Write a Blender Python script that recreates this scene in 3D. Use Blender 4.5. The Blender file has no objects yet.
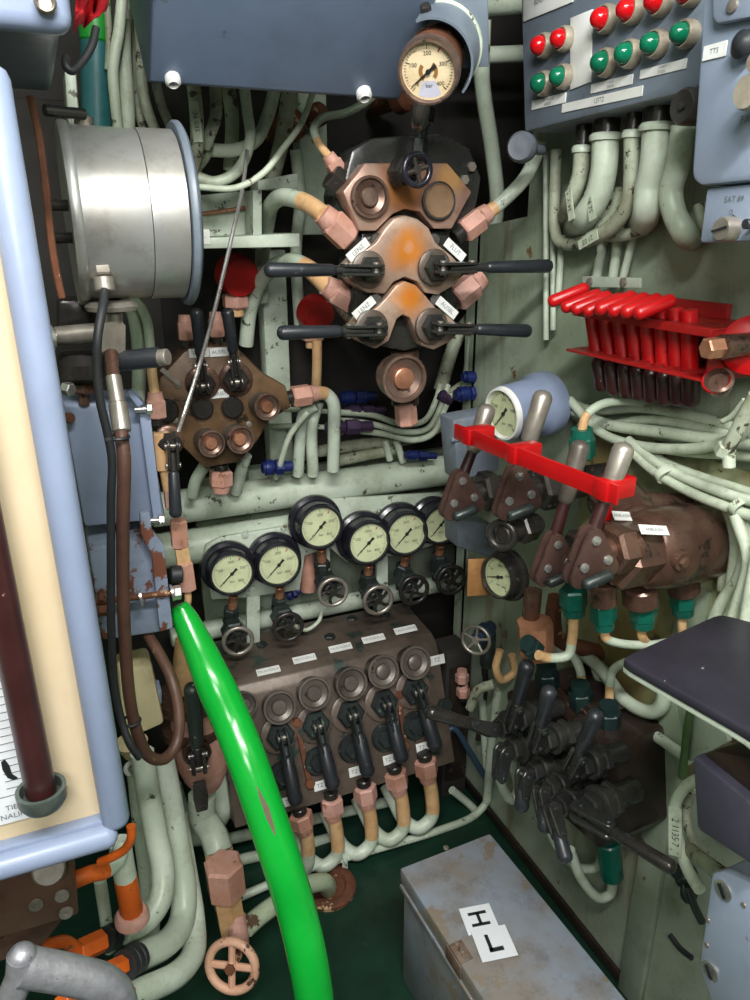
import bpy, bmesh, math, random
from mathutils import Vector, Matrix
random.seed(7)
sc = bpy.context.scene
COL = sc.collection
V = Vector
PI = math.pi
# ------------------------------------------------------------------ camera geometry (room axes: X along back wall, Y into room, Z up)
PS, PT, CH, FP = math.radians(23.4), math.radians(20), 1.5, 750.0
_c, _s = math.cos, math.sin
CF = V((_s(PS)*_c(PT), _c(PS)*_c(PT), -_s(PT)))
CR = V((_c(PS), -_s(PS), 0))
CU = V((_s(PS)*_s(PT), _c(PS)*_s(PT), _c(PT)))
CO = V((0, 0, CH))
def ray(u, v): return CF + CR*((u-375)/FP) + CU*((500-v)/FP)
def Yp(u, v, y): d = ray(u, v); return CO + d*(y/d.y)
def Xp(u, v, x): d = ray(u, v); return CO + d*(x/d.x)
def Zp(u, v, z): d = ray(u, v); return CO + d*((z-CH)/d.z)
def Pp(u, v, o, n): d = ray(u, v); return CO + d*((o-CO).dot(n)/d.dot(n))
def dep(p): return (p-CO).dot(CF)
def px(n, p): return n*dep(p)/FP
def pt(q):
    if isinstance(q, Vector): return q
    if isinstance(q[0], str): return {'x': Xp, 'z': Zp, 'y': Yp}[q[0]](*q[1:])
    return Yp(*q)

cam = bpy.data.objects.new('camera', bpy.data.cameras.new('camera')); COL.objects.link(cam)
cam.data.sensor_fit = 'VERTICAL'; cam.data.sensor_height = 24; cam.data.lens = 24*FP/1000
cam.data.clip_start = .02
cam.matrix_world = Matrix(((CR.x, CU.x, -CF.x, 0), (CR.y, CU.y, -CF.y, 0), (CR.z, CU.z, -CF.z, CH), (0, 0, 0, 1)))
sc.camera = cam
sc.view_settings.view_transform = 'Standard'; sc.view_settings.look = 'None'
sc.view_settings.gamma = 1; sc.view_settings.exposure = .1; sc.view_settings.use_curve_mapping = False

# ------------------------------------------------------------------ materials
def lin(h):
    h = h.lstrip('#'); r = []
    for i in (0, 2, 4):
        c = int(h[i:i+2], 16)/255; r.append(c/12.92 if c <= .04045 else ((c+.055)/1.055)**2.4)
    return (*r, 1)
class NT:
    def __init__(s, m): s.t = m.node_tree; s.n = s.t.nodes; s.l = s.t.links
    def add(s, ty, **k):
        n = s.n.new(ty)
        for a, b in k.items():
            if a.startswith('i_'): n.inputs[a[2:].replace('_', ' ')].default_value = b
            else: setattr(n, a, b)
        return n
    def to(s, a, b): s.l.new(a, b)
    def noise(s, co, scale, detail=4, rough=.6):
        n = s.add('ShaderNodeTexNoise'); n.inputs['Scale'].default_value = scale; n.inputs['Detail'].default_value = detail
        n.inputs['Roughness'].default_value = rough; s.to(co, n.inputs['Vector']); return n.outputs['Fac']
    def ramp(s, f, a, b):
        n = s.add('ShaderNodeMapRange', clamp=True); n.inputs[1].default_value = a; n.inputs[2].default_value = b; s.to(f, n.inputs[0]); return n.outputs[0]
    def mix(s, f, a, b):
        n = s.add('ShaderNodeMix', data_type='RGBA')
        if isinstance(f, float): n.inputs[0].default_value = f
        else: s.to(f, n.inputs[0])
        for q, x in ((6, a), (7, b)):
            if isinstance(x, tuple): n.inputs[q].default_value = x
            else: s.to(x, n.inputs[q])
        return n.outputs[2]
def mat(name, col, rough=.5, metal=0, var=None, vs=6, chip=None, ca=.0, cs=30, bump=.15, bs=60, spec=.5, emit=0, heat=None, rv=.12, grime=.45, streak=0):
    m = bpy.data.materials.new(name); m.use_nodes = True; t = NT(m)
    b = t.n['Principled BSDF']
    co = t.add('ShaderNodeTexCoord').outputs['Object']
    oi = t.add('ShaderNodeObjectInfo')
    va = t.add('ShaderNodeVectorMath', operation='ADD'); t.to(co, va.inputs[0])
    vm = t.add('ShaderNodeVectorMath', operation='SCALE'); vm.inputs[0].default_value = (7, 13, 5); t.to(oi.outputs['Random'], vm.inputs['Scale'])
    t.to(vm.outputs[0], va.inputs[1]); co2 = va.outputs[0]
    c0 = lin(col); c1 = lin(var) if var else tuple(x*.8 for x in c0[:3])+(1,)
    f = t.ramp(t.noise(co2, vs, 5, .65), .38, .62)
    c = t.mix(f, c0, c1)
    gr_ = t.ramp(t.noise(co2, vs*2.3+3, 6, .75), .50, .68); gm = t.add('ShaderNodeMath', operation='MULTIPLY'); t.to(gr_, gm.inputs[0]); gm.inputs[1].default_value = grime
    c = t.mix(gm.outputs[0], c, tuple(x*y for x, y in zip(c1[:3], (.5, .44, .36)))+(1,))
    if streak:
        mp = t.add('ShaderNodeMapping'); mp.inputs['Scale'].default_value = (9, 9, .9); t.to(co, mp.inputs[0]); sf = t.ramp(t.noise(mp.outputs[0], 1.6, 5, .7), .56, .68)
        sm2 = t.add('ShaderNodeMath', operation='MULTIPLY'); t.to(sf, sm2.inputs[0]); sm2.inputs[1].default_value = streak; c = t.mix(sm2.outputs[0], c, lin('6b4f30'))
    if heat:
        for (hc, r, hcol, st) in heat:
            d = t.add('ShaderNodeVectorMath', operation='DISTANCE'); t.to(co, d.inputs[0]); d.inputs[1].default_value = hc
            nn = t.noise(co, 22, 3); mm = t.add('ShaderNodeMath', operation='MULTIPLY_ADD'); t.to(nn, mm.inputs[0]); mm.inputs[1].default_value = r*.9; t.to(d.outputs['Value'], mm.inputs[2])
            ff = t.ramp(mm.outputs[0], r*1.45, r*.75); sm = t.add('ShaderNodeMath', operation='MULTIPLY'); t.to(ff, sm.inputs[0]); sm.inputs[1].default_value = st
            c = t.mix(sm.outputs[0], c, lin(hcol))
    if chip:
        g = t.ramp(t.noise(co2, cs, 6, .7), .615-ca, .632-ca); c = t.mix(g, c, lin(chip))
    t.to(c, b.inputs['Base Color'])
    rr = t.add('ShaderNodeMapRange'); t.to(t.noise(co2, vs*3, 3), rr.inputs[0]); rr.inputs[3].default_value = max(.03, rough-rv); rr.inputs[4].default_value = min(1, rough+rv)
    t.to(rr.outputs[0], b.inputs['Roughness'])
    b.inputs['Metallic'].default_value = metal; b.inputs['Specular IOR Level'].default_value = spec
    if bump:
        bn = t.add('ShaderNodeBump'); bn.inputs['Strength'].default_value = bump; bn.inputs['Distance'].default_value = .002
        t.to(t.noise(co2, bs, 4), bn.inputs['Height']); t.to(bn.outputs[0], b.inputs['Normal'])
    if emit:
        b.inputs['Emission Color'].default_value = c0; b.inputs['Emission Strength'].default_value = emit
    return m
def glassmat(name):
    m = bpy.data.materials.new(name); m.use_nodes = True; t = NT(m); t.n.remove(t.n['Principled BSDF'])
    o = t.n['Material Output']; tr = t.add('ShaderNodeBsdfTransparent'); gl = t.add('ShaderNodeBsdfGlossy'); gl.inputs['Roughness'].default_value = .05
    lw = t.add('ShaderNodeLayerWeight'); pw = t.add('ShaderNodeMath', operation='POWER'); t.to(lw.outputs['Facing'], pw.inputs[0]); pw.inputs[1].default_value = 4; fr_ = t.add('ShaderNodeMath', operation='MULTIPLY_ADD'); t.to(pw.outputs[0], fr_.inputs[0]); fr_.inputs[1].default_value = .5; fr_.inputs[2].default_value = .03; mx = t.add('ShaderNodeMixShader')
    t.to(fr_.outputs[0], mx.inputs[0]); t.to(tr.outputs[0], mx.inputs[1]); t.to(gl.outputs[0], mx.inputs[2]); t.to(mx.outputs[0], o.inputs[0]); return m
MT = dict(
 green=mat('pale_green_paint', 'bdc8b8', .42, var='a9b5a4', chip='5d5a45', ca=.0, bump=.2, bs=35),
 gpipe=mat('pale_green_pipe_paint', 'c2cdbd', .4, var='b0bda9', chip='4b4a3a', ca=-.02, cs=24, bump=.2, bs=40),
 wallg=mat('pale_green_wall_paint', '9da998', .5, var='8b9882', vs=3, chip='6a5638', ca=-.02, cs=9, bump=.15, bs=18, streak=.55),
 wallst=mat('stained_green_wall', 'a5ae8a', .55, var='8a7a4c', vs=4.5, grime=.6, chip='5c4630', ca=.03, cs=8, bump=.2, bs=18),
 cable=mat('pale_cable_sheath', 'c0cab6', .5, var='a9b49f', vs=12, chip='5b5645', ca=-.03, cs=40, bump=.25, bs=60),
 cabledirty=mat('dirty_cable_sheath', 'a8b09c', .55, var='84866f', vs=10, chip='3d3a2e', ca=.04, cs=45, bump=.3, bs=60),
 floor=mat('dark_green_floor_paint', '17382a', .38, var='122c22', vs=4, chip='2b3a2c', ca=-.02, cs=14, bump=.25, bs=30),
 dark=mat('recess_shade_tone', '2a2622', .8, var='1b1917', vs=4),  # shade of the recess put into the base colour
 ceil=mat('ceiling_paint', 'b9c2ac', .6),
 blue=mat('grey_blue_paint', '838fa8', .38, var='7c88a1', vs=3, grime=.12, chip='77706a', ca=-.075, cs=20, bump=.08, bs=50),
 bluerust=mat('grey_blue_paint_rusty', '8b98ae', .45, var='7b879b', vs=4, chip='6a4030', ca=.07, cs=12, bump=.2, bs=40),
 steelblue=mat('slate_blue_paint', '65748a', .42, var='5c6b81', grime=.2, vs=3, chip='4e5a66', ca=-.05, cs=12, bump=.08, bs=50),
 greyblue=mat('grey_cabinet_paint', '8c98ab', .4, var='828ea1', grime=.2, vs=4, chip='6d6f75', ca=-.06, cs=18, bump=.08, bs=40),
 greydk=mat('dark_grey_cabinet_paint', '727d88', .42, var='66717d', vs=4, chip='3f444a', ca=-.05, cs=18, bump=.1, bs=40),
 cream=mat('cream_board', 'cab99d', .5, var='c3b08e', grime=.12, vs=3, chip='a07038', ca=-.06, cs=9, bump=.06),
 creambox=mat('cream_plastic', 'ddcfa4', .45, bump=.05),
 paper=mat('white_paper', 'd6d9de', .6, var='cfd2d6', bump=.03, grime=.1),
 label=mat('white_label', 'dcdedc', .5, var='cfd0ca', bump=.03, grime=.25),
 ink=mat('black_ink', '1a1c1e', .6, bump=0), inkg=mat('grey_ink', '6d7378', .6, bump=0),
 redink=mat('red_ink', 'b3281e', .6, bump=0), brownink=mat('brown_dial_print', '9a6c34', .6, bump=0),
 green_hose=mat('bright_green_paint', '10a836', .22, var='0fa033', grime=.05, chip='6d6350', ca=-.085, cs=16, bump=.08, bs=18),
 teal=mat('teal_paint', '2b6b70', .45), brightgreen=mat('bright_green_band', '1f9a35', .4),
 red=mat('red_paint', 'b40d11', .32, var='a60b10', grime=.2, chip='6e1210', ca=-.05, bump=.1),
 reddk=mat('dull_red_paint', 'a81a18', .42, var='8c1614', chip='4d1512', ca=-.02, bump=.15),
 cloth=mat('red_cloth', 'd01f2c', .75, var='b51722', bump=.4, bs=200),
 strap=mat('black_rubber', '1d1f22', .55, var='292b2e', bump=.1),
 grip=mat('black_handle', '2a2d32', .38, var='202327', vs=14, chip='5a5e62', ca=-.04, cs=50, bump=.1),
 capgrey=mat('grey_brown_cap', '6f675f', .4, .3, var='57504a', vs=12, chip='3a3430', ca=-.02),
 blackmetal=mat('blackened_metal', '302e2d', .28, .35, var='3b3733', vs=12, chip='6a6660', ca=-.02, cs=40),
 clus=mat('oily_black_metal', '2c2e2e', .27, .25, var='363632', vs=12, chip='5a5750', ca=-.05, cs=40, bump=.3),
 tealblack=mat('verdigris_black_metal', '2a2e2e', .38, .3, var='303a38', vs=10, chip='6d7069', ca=-.01, cs=40, bump=.3),
 steel=mat('bare_steel', 'aca69d', .36, .65, var='8f877d', vs=10, bump=.1),
 chrome=mat('bright_steel', 'd0d0ce', .22, .8, var='b4b2ae', vs=10, bump=.05),
 alu=mat('drum_aluminium', 'b4b5b4', .37, .6, var='a5a29a', grime=.5, vs=4, chip='8d7f68', ca=-.05, cs=18, bump=.15, bs=25),
 rust=mat('rusty_steel', '70432c', .75, .2, var='50301f', vs=14, chip='c0a07a', ca=.02, cs=25, bump=.5),
 brown=mat('brown_hose', '5b3f33', .5, var='4a3128', vs=10, chip='a08468', ca=-.05, cs=30, bump=.3, bs=150),
 browntube=mat('dark_brown_plastic', '3d1f1f', .35, var='341919', chip='90786c', ca=-.08, cs=40, bump=.05),
 bronze=mat('dark_bronze', '6b4f42', .27, .5, var='4f3c34', vs=7, chip='2f2925', ca=.02, cs=14, bump=.2),
 bronzedk=mat('blackened_bronze', '6b5e54', .42, .25, var='51473f', vs=6, chip='2f3e38', ca=.02, cs=12, bump=.25),
 gblack=mat('gloss_black_case', '1a1a22', .22, var='22222a', bump=.1),
 knobgrey=mat('dark_grey_knob', '5c626a', .45, var='4c5259'),
 brownhinge=mat('worn_brown_hinge', '7a6a5e', .5, .2, var='6a4c3a', vs=20, chip='59392a', ca=.02),
 bronzefl=mat('mottled_bronze_plate', '6f563c', .42, .2, var='4a382a', vs=11, chip='33291f', ca=.03, cs=14, bump=.2),
 block=mat('dark_brown_block', '3a2e28', .3, .2, var='272120', vs=5, chip='50483f', ca=-.02, cs=14, bump=.25),
 copper=mat('polished_copper_face', 'b98468', .3, .5, var='9a6a50', vs=14, bump=.08),
 capring=mat('bronze_cap', '947c70', .3, .65, var='6e574b', vs=12, chip='3d322c', ca=-.01, cs=30, bump=.12),
 pink=mat('salmon_primer', 'c2968a', .55, var='b3836f', vs=12, chip='8a5c46', ca=-.02, cs=30, bump=.3),
 tan=mat('tan_paint', 'd6b183', .45, var='c99f70', vs=12, chip='8c6238', ca=-.04, cs=30, bump=.2),
 orange=mat('orange_paint', 'd5641f', .42, var='c25818', vs=10, chip='5b4a3a', ca=-.03, cs=30, bump=.3),
 darkgreen=mat('green_nut_paint', '0e5a4a', .32, var='0c4a3e', vs=12, chip='18241f', ca=-.02, cs=30, bump=.2),
 bluefit=mat('blue_anodised', '1f2f6e', .4, .2, var='17224f', vs=14), purple=mat('purple_anodised', '4c3a58', .4, .25, var='372a42', vs=14),
 wood=mat('brown_varnished_block', '5c4334', .45, .1, var='483228', vs=6, chip='2f241e', ca=-.01, cs=14),
 seat=mat('black_vinyl', '2b2934', .42, var='23222b', vs=6, chip='9a98a0', ca=-.06, cs=30, bump=.15, bs=90),
 dial=mat('yellowed_dial', 'd9e0b4', .55, bump=0), dial2=mat('cream_dial', 'ead9b6', .55, var='e0c89c', bump=0), dialblue=mat('lilac_dial_print', 'c9cbdc', .55, bump=0),
 lensred=mat('red_lens', 'c01018', .12, bump=0, emit=.03), lensgreen=mat('green_lens', '0b6a4c', .12, bump=0, emit=.02),
 lampring=mat('lamp_bezel', 'a59d8c', .45, .3, var='8b8272', vs=14), knobblack=mat('black_knob', '3a3835', .45, var='2c2a28'),
 tread=mat('box_grey_paint', '8d97a5', .36, .15, var='86807a', vs=6, chip='857a6c', ca=.02, cs=9, grime=.5, bump=.15, bs=25),
 greyconn=mat('grey_connector', '76808c', .5, bump=.1), lamp=None)
GLASS = glassmat('gauge_glass')

# ------------------------------------------------------------------ mesh builder
def fr(o, z, y=(0, 0, 1)):
    z = V(z).normalized(); y = V(y); x = y.cross(z)
    if x.length < 1e-4: x = V((1, 0, 0)).cross(z) if abs(z.x) < .9 else V((0, 1, 0)).cross(z)
    x.normalize(); y = z.cross(x)
    return Matrix(((x.x, y.x, z.x, o[0]), (x.y, y.y, z.y, o[1]), (x.z, y.z, z.z, o[2]), (0, 0, 0, 1)))
def front(o): return fr(o, (0, -1, 0))
def leftf(o): return fr(o, (-1, 0, 0))
def smoothpts(P, k=7):
    if len(P) < 3: return P
    Q = [P[0]*2-P[1]] + P + [P[-1]*2-P[-2]]; out = []
    for i in range(1, len(Q)-2):
        p0, p1, p2, p3 = Q[i-1:i+3]
        t = [0]
        for a, b in ((p0, p1), (p1, p2), (p2, p3)): t.append(t[-1]+max((b-a).length, 1e-5)**.5)
        for j in range(k):
            x = t[1]+(t[2]-t[1])*j/k
            A1 = p0*((t[1]-x)/(t[1]-t[0]))+p1*((x-t[0])/(t[1]-t[0])); A2 = p1*((t[2]-x)/(t[2]-t[1]))+p2*((x-t[1])/(t[2]-t[1])); A3 = p2*((t[3]-x)/(t[3]-t[2]))+p3*((x-t[2])/(t[3]-t[2]))
            B1 = A1*((t[2]-x)/(t[2]-t[0]))+A2*((x-t[0])/(t[2]-t[0])); B2 = A2*((t[3]-x)/(t[3]-t[1]))+A3*((x-t[1])/(t[3]-t[1]))
            out.append(B1*((t[2]-x)/(t[2]-t[1]))+B2*((x-t[1])/(t[2]-t[1])))
    out.append(P[-1]); return out
ROOT = {}
class MB:
    def __init__(s): s.v = []; s.f = []; s.k = []
    def cut(s): s.k.append((len(s.v), len(s.f))); return s
    def each(s, name, m, parent=None, **kw):      # one object per piece
        ks = [(0, 0)]+s.k+[(len(s.v), len(s.f))]; o = None
        for (a, fa), (b, fb) in zip(ks, ks[1:]):
            if b > a:
                q = MB(); q.v = s.v[a:b]; q.f = [tuple(i-a for i in f) for f in s.f[fa:fb]]; o = q.build(name, m, parent, **kw)
        return o
    def raw(s, vs, fs, M=None):
        n = len(s.v); s.v += [(M @ V(p)) if M else V(p) for p in vs]; s.f += [tuple(i+n for i in f) for f in fs]; return s
    def bm(s, b, M=None):
        b.verts.index_update(); s.raw([v.co.copy() for v in b.verts], [[v.index for v in f.verts] for f in b.faces], M); b.free(); return s
    def box(s, size, M, bev=0, seg=2):
        b = bmesh.new(); bmesh.ops.create_cube(b, size=1); bmesh.ops.scale(b, vec=V(size), verts=b.verts)
        if bev: bmesh.ops.bevel(b, geom=b.edges[:], offset=bev, segments=seg, affect='EDGES', profile=.5)
        return s.bm(b, M)
    def wbox(s, x0, x1, y0, y1, z0, z1, bev=0):
        return s.box((abs(x1-x0), abs(y1-y0), abs(z1-z0)), Matrix.Translation(((x0+x1)/2, (y0+y1)/2, (z0+z1)/2)), bev)
    def lathe(s, prof, M, n=24):
        vs = []; fs = []; rows = []
        for r, z in prof:
            if r < 1e-6: rows.append([len(vs)]); vs.append((0, 0, z))
            else:
                rows.append(list(range(len(vs), len(vs)+n)))
                vs += [(r*_c(2*PI*i/n), r*_s(2*PI*i/n), z) for i in range(n)]
        for a, b in zip(rows, rows[1:]):
            for i in range(n):
                j = (i+1) % n
                if len(a) == 1 and len(b) == 1: continue
                if len(a) == 1: fs.append((a[0], b[j], b[i])[::-1])
                elif len(b) == 1: fs.append((a[i], a[j], b[0]))
                else: fs.append((a[i], a[j], b[j], b[i]))
        if tuple(prof[0]) != tuple(prof[-1]):
            if len(rows[0]) > 1: fs.append(tuple(rows[0][::-1]))
            if len(rows[-1]) > 1: fs.append(tuple(rows[-1]))
        return s.raw(vs, fs, M)
    def cyl(s, p0, p1, r0, r1=None, n=18, bev=.12):
        r1 = r0 if r1 is None else r1; d = p1-p0; L = d.length; e = min(bev*min(r0, r1), L*.3)
        return s.lathe([(0, 0), (r0-e, 0), (r0, e), (r1, L-e), (r1-e, L), (0, L)], fr(p0, d), n)
    def hexn(s, p0, p1, r, n=6):
        d = p1-p0; L = d.length; e = r*.14
        return s.lathe([(0, 0), (r-e, 0), (r, e), (r, L-e), (r-e, L), (0, L)], fr(p0, d), n)
    def rod(s, p0, p1, r0, r1=None, n=16):       # round ended rod
        r1 = r0 if r1 is None else r1; d = p1-p0; L = d.length
        pr = [(0, 0)]+[(r0*_s(a), r0*(1-_c(a))*.8) for a in (.5, 1, 1.57)]+[(r1*_s(a), L-r1*(1-_c(a))*.8) for a in (1.57, 1, .5)]+[(0, L)]
        return s.lathe(pr, fr(p0, d), n)
    def tube(s, pts, r, n=10, k=7, closed=False, smooth=True):
        P = smoothpts([V(p) for p in pts], k) if smooth else [V(p) for p in pts]
        R = r if callable(r) else (lambda t: r)
        N = len(P); vs = []; fs = []; up = None
        for i, p in enumerate(P):
            a = P[i-1] if i or closed else P[i]; b = P[(i+1) % N] if i < N-1 or closed else P[i]
            t = (b-a).normalized()
            if up is None: up = t.orthogonal().normalized()
            else: up = (up-t*up.dot(t)).normalized()
            w = t.cross(up); rr = R(i/max(1, N-1))
            vs += [p+(up*_c(2*PI*j/n)+w*_s(2*PI*j/n))*rr for j in range(n)]
        for i in range(N if closed else N-1):
            q = (i+1) % N
            for j in range(n): fs.append((i*n+j, i*n+(j+1) % n, q*n+(j+1) % n, q*n+j))
        if not closed: fs.append(tuple(range(n))[::-1]); fs.append(tuple((N-1)*n+j for j in range(n)))
        return s.raw(vs, fs)
    def torus(s, R, r, M, n=28, m=10, a0=0, a1=2*PI):
        full = abs(a1-a0-2*PI) < 1e-3
        return s.tube([M @ V((R*_c(a0+(a1-a0)*i/n), R*_s(a0+(a1-a0)*i/n), 0)) for i in range(n if full else n+1)], r, m, closed=full, smooth=False)
    def prism(s, poly, h, M, bev=0, seg=2):
        b = bmesh.new(); vs = [b.verts.new((p[0], p[1], 0)) for p in poly]; f = b.faces.new(vs)
        if f.normal.z > 0 or True:
            b.normal_update()
            if f.normal.z < 0: f.normal_flip()
        top = bmesh.ops.extrude_face_region(b, geom=[f])
        bmesh.ops.translate(b, vec=(0, 0, h), verts=[g for g in top['geom'] if isinstance(g, bmesh.types.BMVert)])
        bmesh.ops.recalc_face_normals(b, faces=b.faces[:])
        if bev: bmesh.ops.bevel(b, geom=b.edges[:], offset=bev, segments=seg, affect='EDGES', profile=.5, clamp_overlap=True)
        return s.bm(b, M)
    def pris(s, pxs, y0, y1, bev=0, ax='y'):     # outline on plane y0 (or x0) pushed back to y1
        f = Yp if ax == 'y' else Xp; W = [f(u, v, y0) for u, v in pxs]; o = W[0]
        M = (front if ax == 'y' else leftf)(o); I = M.inverted(); L = [(I @ w) for w in W]
        return s.prism([(l.x, l.y) for l in L], -(y1-y0) if False else (y1-y0), M @ Matrix.Translation((0, 0, -(y1-y0))), bev)
    def sphere(s, c, r, n=16, sc_=(1, 1, 1)):
        b = bmesh.new(); bmesh.ops.create_uvsphere(b, u_segments=n, v_segments=n//2, radius=r); bmesh.ops.scale(b, vec=V(sc_), verts=b.verts)
        return s.bm(b, Matrix.Translation(c))
    def build(s, name, m, parent=None, local=False, ang=38):
        me = bpy.data.meshes.new(name); vs = s.v; RM = None
        o = bpy.data.objects.new(name, me); COL.objects.link(o)
        if parent is not None:
            o.parent = parent; RM = ROOT[parent.name]; ROOT[o.name] = RM
            if not local: I = RM.inverted(); vs = [I @ v for v in vs]
        else:
            lo = V((min(v[i] for v in vs) for i in range(3))); hi = V((max(v[i] for v in vs) for i in range(3)))
            c = (lo+hi)/2; c.z = lo.z; o.location = c; ROOT[o.name] = Matrix.Translation(c); vs = [v-c for v in vs]
        me.from_pydata([tuple(v) for v in vs], [], s.f); me.update()
        b = bmesh.new(); b.from_mesh(me); bmesh.ops.recalc_face_normals(b, faces=b.faces[:]); b.to_mesh(me); b.free()
        me.materials.append(MT[m] if isinstance(m, str) else m)
        me.shade_smooth(); me.set_sharp_from_angle(angle=math.radians(ang))
        return o
def tag(o, label, cat, group=None, kind=None):
    o['label'] = label; o['category'] = cat
    if group: o['group'] = group
    if kind: o['kind'] = kind
    return o
def thing(name, label, cat, M, group=None):
    if not isinstance(M, Matrix): M = Matrix.Translation(M)
    o = bpy.data.objects.new(name, None); COL.objects.link(o); o.matrix_world = M; ROOT[o.name] = M.copy(); o.empty_display_size = .02
    return tag(o, label, cat, group)
def dup(root, M, label=None):
    def cp(o, par):
        c = o.copy(); COL.objects.link(c); c.parent = par
        for ch in o.children: cp(ch, c)
        return c
    r = cp(root, None); r.matrix_world = M; ROOT[r.name] = M.copy()
    if label: r['label'] = label
    return r
def struct(name, mb, m):
    o = mb.build(name, m); o['kind'] = 'structure'; return o
_txt = {}
def textmesh(mb, s, M, size, align='CENTER'):
    cu = bpy.data.curves.new('t', 'FONT'); cu.body = s; cu.size = size; cu.align_x = align; cu.align_y = 'CENTER'; cu.resolution_u = 2
    o = bpy.data.objects.new('t', cu); COL.objects.link(o); bpy.context.view_layer.update()
    me = bpy.data.meshes.new_from_object(o.evaluated_get(bpy.context.evaluated_depsgraph_get()))
    mb.raw([v.co.copy() for v in me.vertices], [tuple(p.vertices) for p in me.polygons], M)
    bpy.data.objects.remove(o); bpy.data.curves.remove(cu); bpy.data.meshes.remove(me)
    return mb
def label_plate(parent, c, n, up, w, h, text=None, ts=None, m='label', top=False, lab=None, xdir=None, ink='inkg'):
    """a thin plate carrying lettering, part of parent"""
    M = fr(c, n, up)
    p = MB().box((w, h, .0016), M, .0004, 1).build('label_plate', m, parent)
    if text:
        t = MB()
        for i, ln in enumerate(text.split('\n')):
            k = text.count('\n')
            textmesh(t, ln, M @ Matrix.Translation((0, (k/2-i)*(ts or h*.6)*1.05, .0012)), ts or h*.6)
        t.build('lettering', ink, p)
    return p
def pipe(name, label, cat, pts, rpx, m, group=None, r=None, ends=(), n=10, clamp=None):
    """one pipe or cable; ends = [(from, to, material, part name)] fractions of its length painted or sleeved differently"""
    P = [pt(q) for q in pts]
    rr = r if r is not None else px(rpx, sum(P, V((0, 0, 0)))/len(P))
    S = smoothpts(P)
    if not ends:
        return tag(MB().tube(S, rr, n, smooth=False).build(name, m), label, cat, group)
    t = thing(name, label, cat, P[-1] if P[-1].z < P[0].z else P[0], group)
    N = len(S)-1; cuts = sorted({0., 1.} | {e[0] for e in ends} | {e[1] for e in ends})
    for a, b in zip(cuts, cuts[1:]):
        seg = S[round(a*N):round(b*N)+1]
        if len(seg) < 2: continue
        e = [e for e in ends if e[0] <= a+1e-6 and e[1] >= b-1e-6]
        MB().tube(seg, rr*(1.0 if not e else 1.03), n, smooth=False).build(e[0][3] if e and len(e[0]) > 3 else ('painted_end' if e else 'pipe_run'), e[0][2] if e else m, t)
    return t
def ringcap(parent, c, axis, R, h, mb_='blackmetal', mr='capring', mc='copper', n=30):
    """screw cap: stepped body, raised outer ring, recessed groove and a centre boss; c is the centre of its outer face"""
    axis = V(axis).normalized(); M = fr(V(c)-axis*h, axis)
    p = MB().lathe([(0, 0), (R*.82, 0), (R*.82, h*.25), (R*.92, h*.3), (R*.92, h*.6), (R*.97, h*.66), (R*.97, h-.004), (R*.8, h-.005), (R*.5, h-.011), (0, h-.011)], M, n).build('cap', mb_, parent)
    MB().lathe([(R*.8, h-.006), (R*.98, h-.006), (R, h-.003), (R*.98, h), (R*.86, h), (R*.8, h-.004), (R*.8, h-.006)], M, n).lathe([(R*.46, h-.012), (R*.8, h-.0055), (R*.79, h-.0045), (R*.46, h-.0105), (R*.46, h-.012)], M, n).build('rim', mr, p)
    MB().lathe([(0, h-.012), (R*.44, h-.012), (R*.44, h-.003), (R*.38, h-.001), (0, h-.0005)], M, 22).build('centre_boss', mc, p)
    return p
def capprof(R, h): return [(0, 0), (R*.82, 0), (R*.82, h*.25), (R*.9, h*.25), (R*.9, h*.5), (R, h*.55), (R, h*.94), (R*.95, h), (R*.8, h), (R*.78, h*.93), (R*.46, h*.9), (R*.44, h*.99), (R*.42, h), (0, h)]
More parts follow.
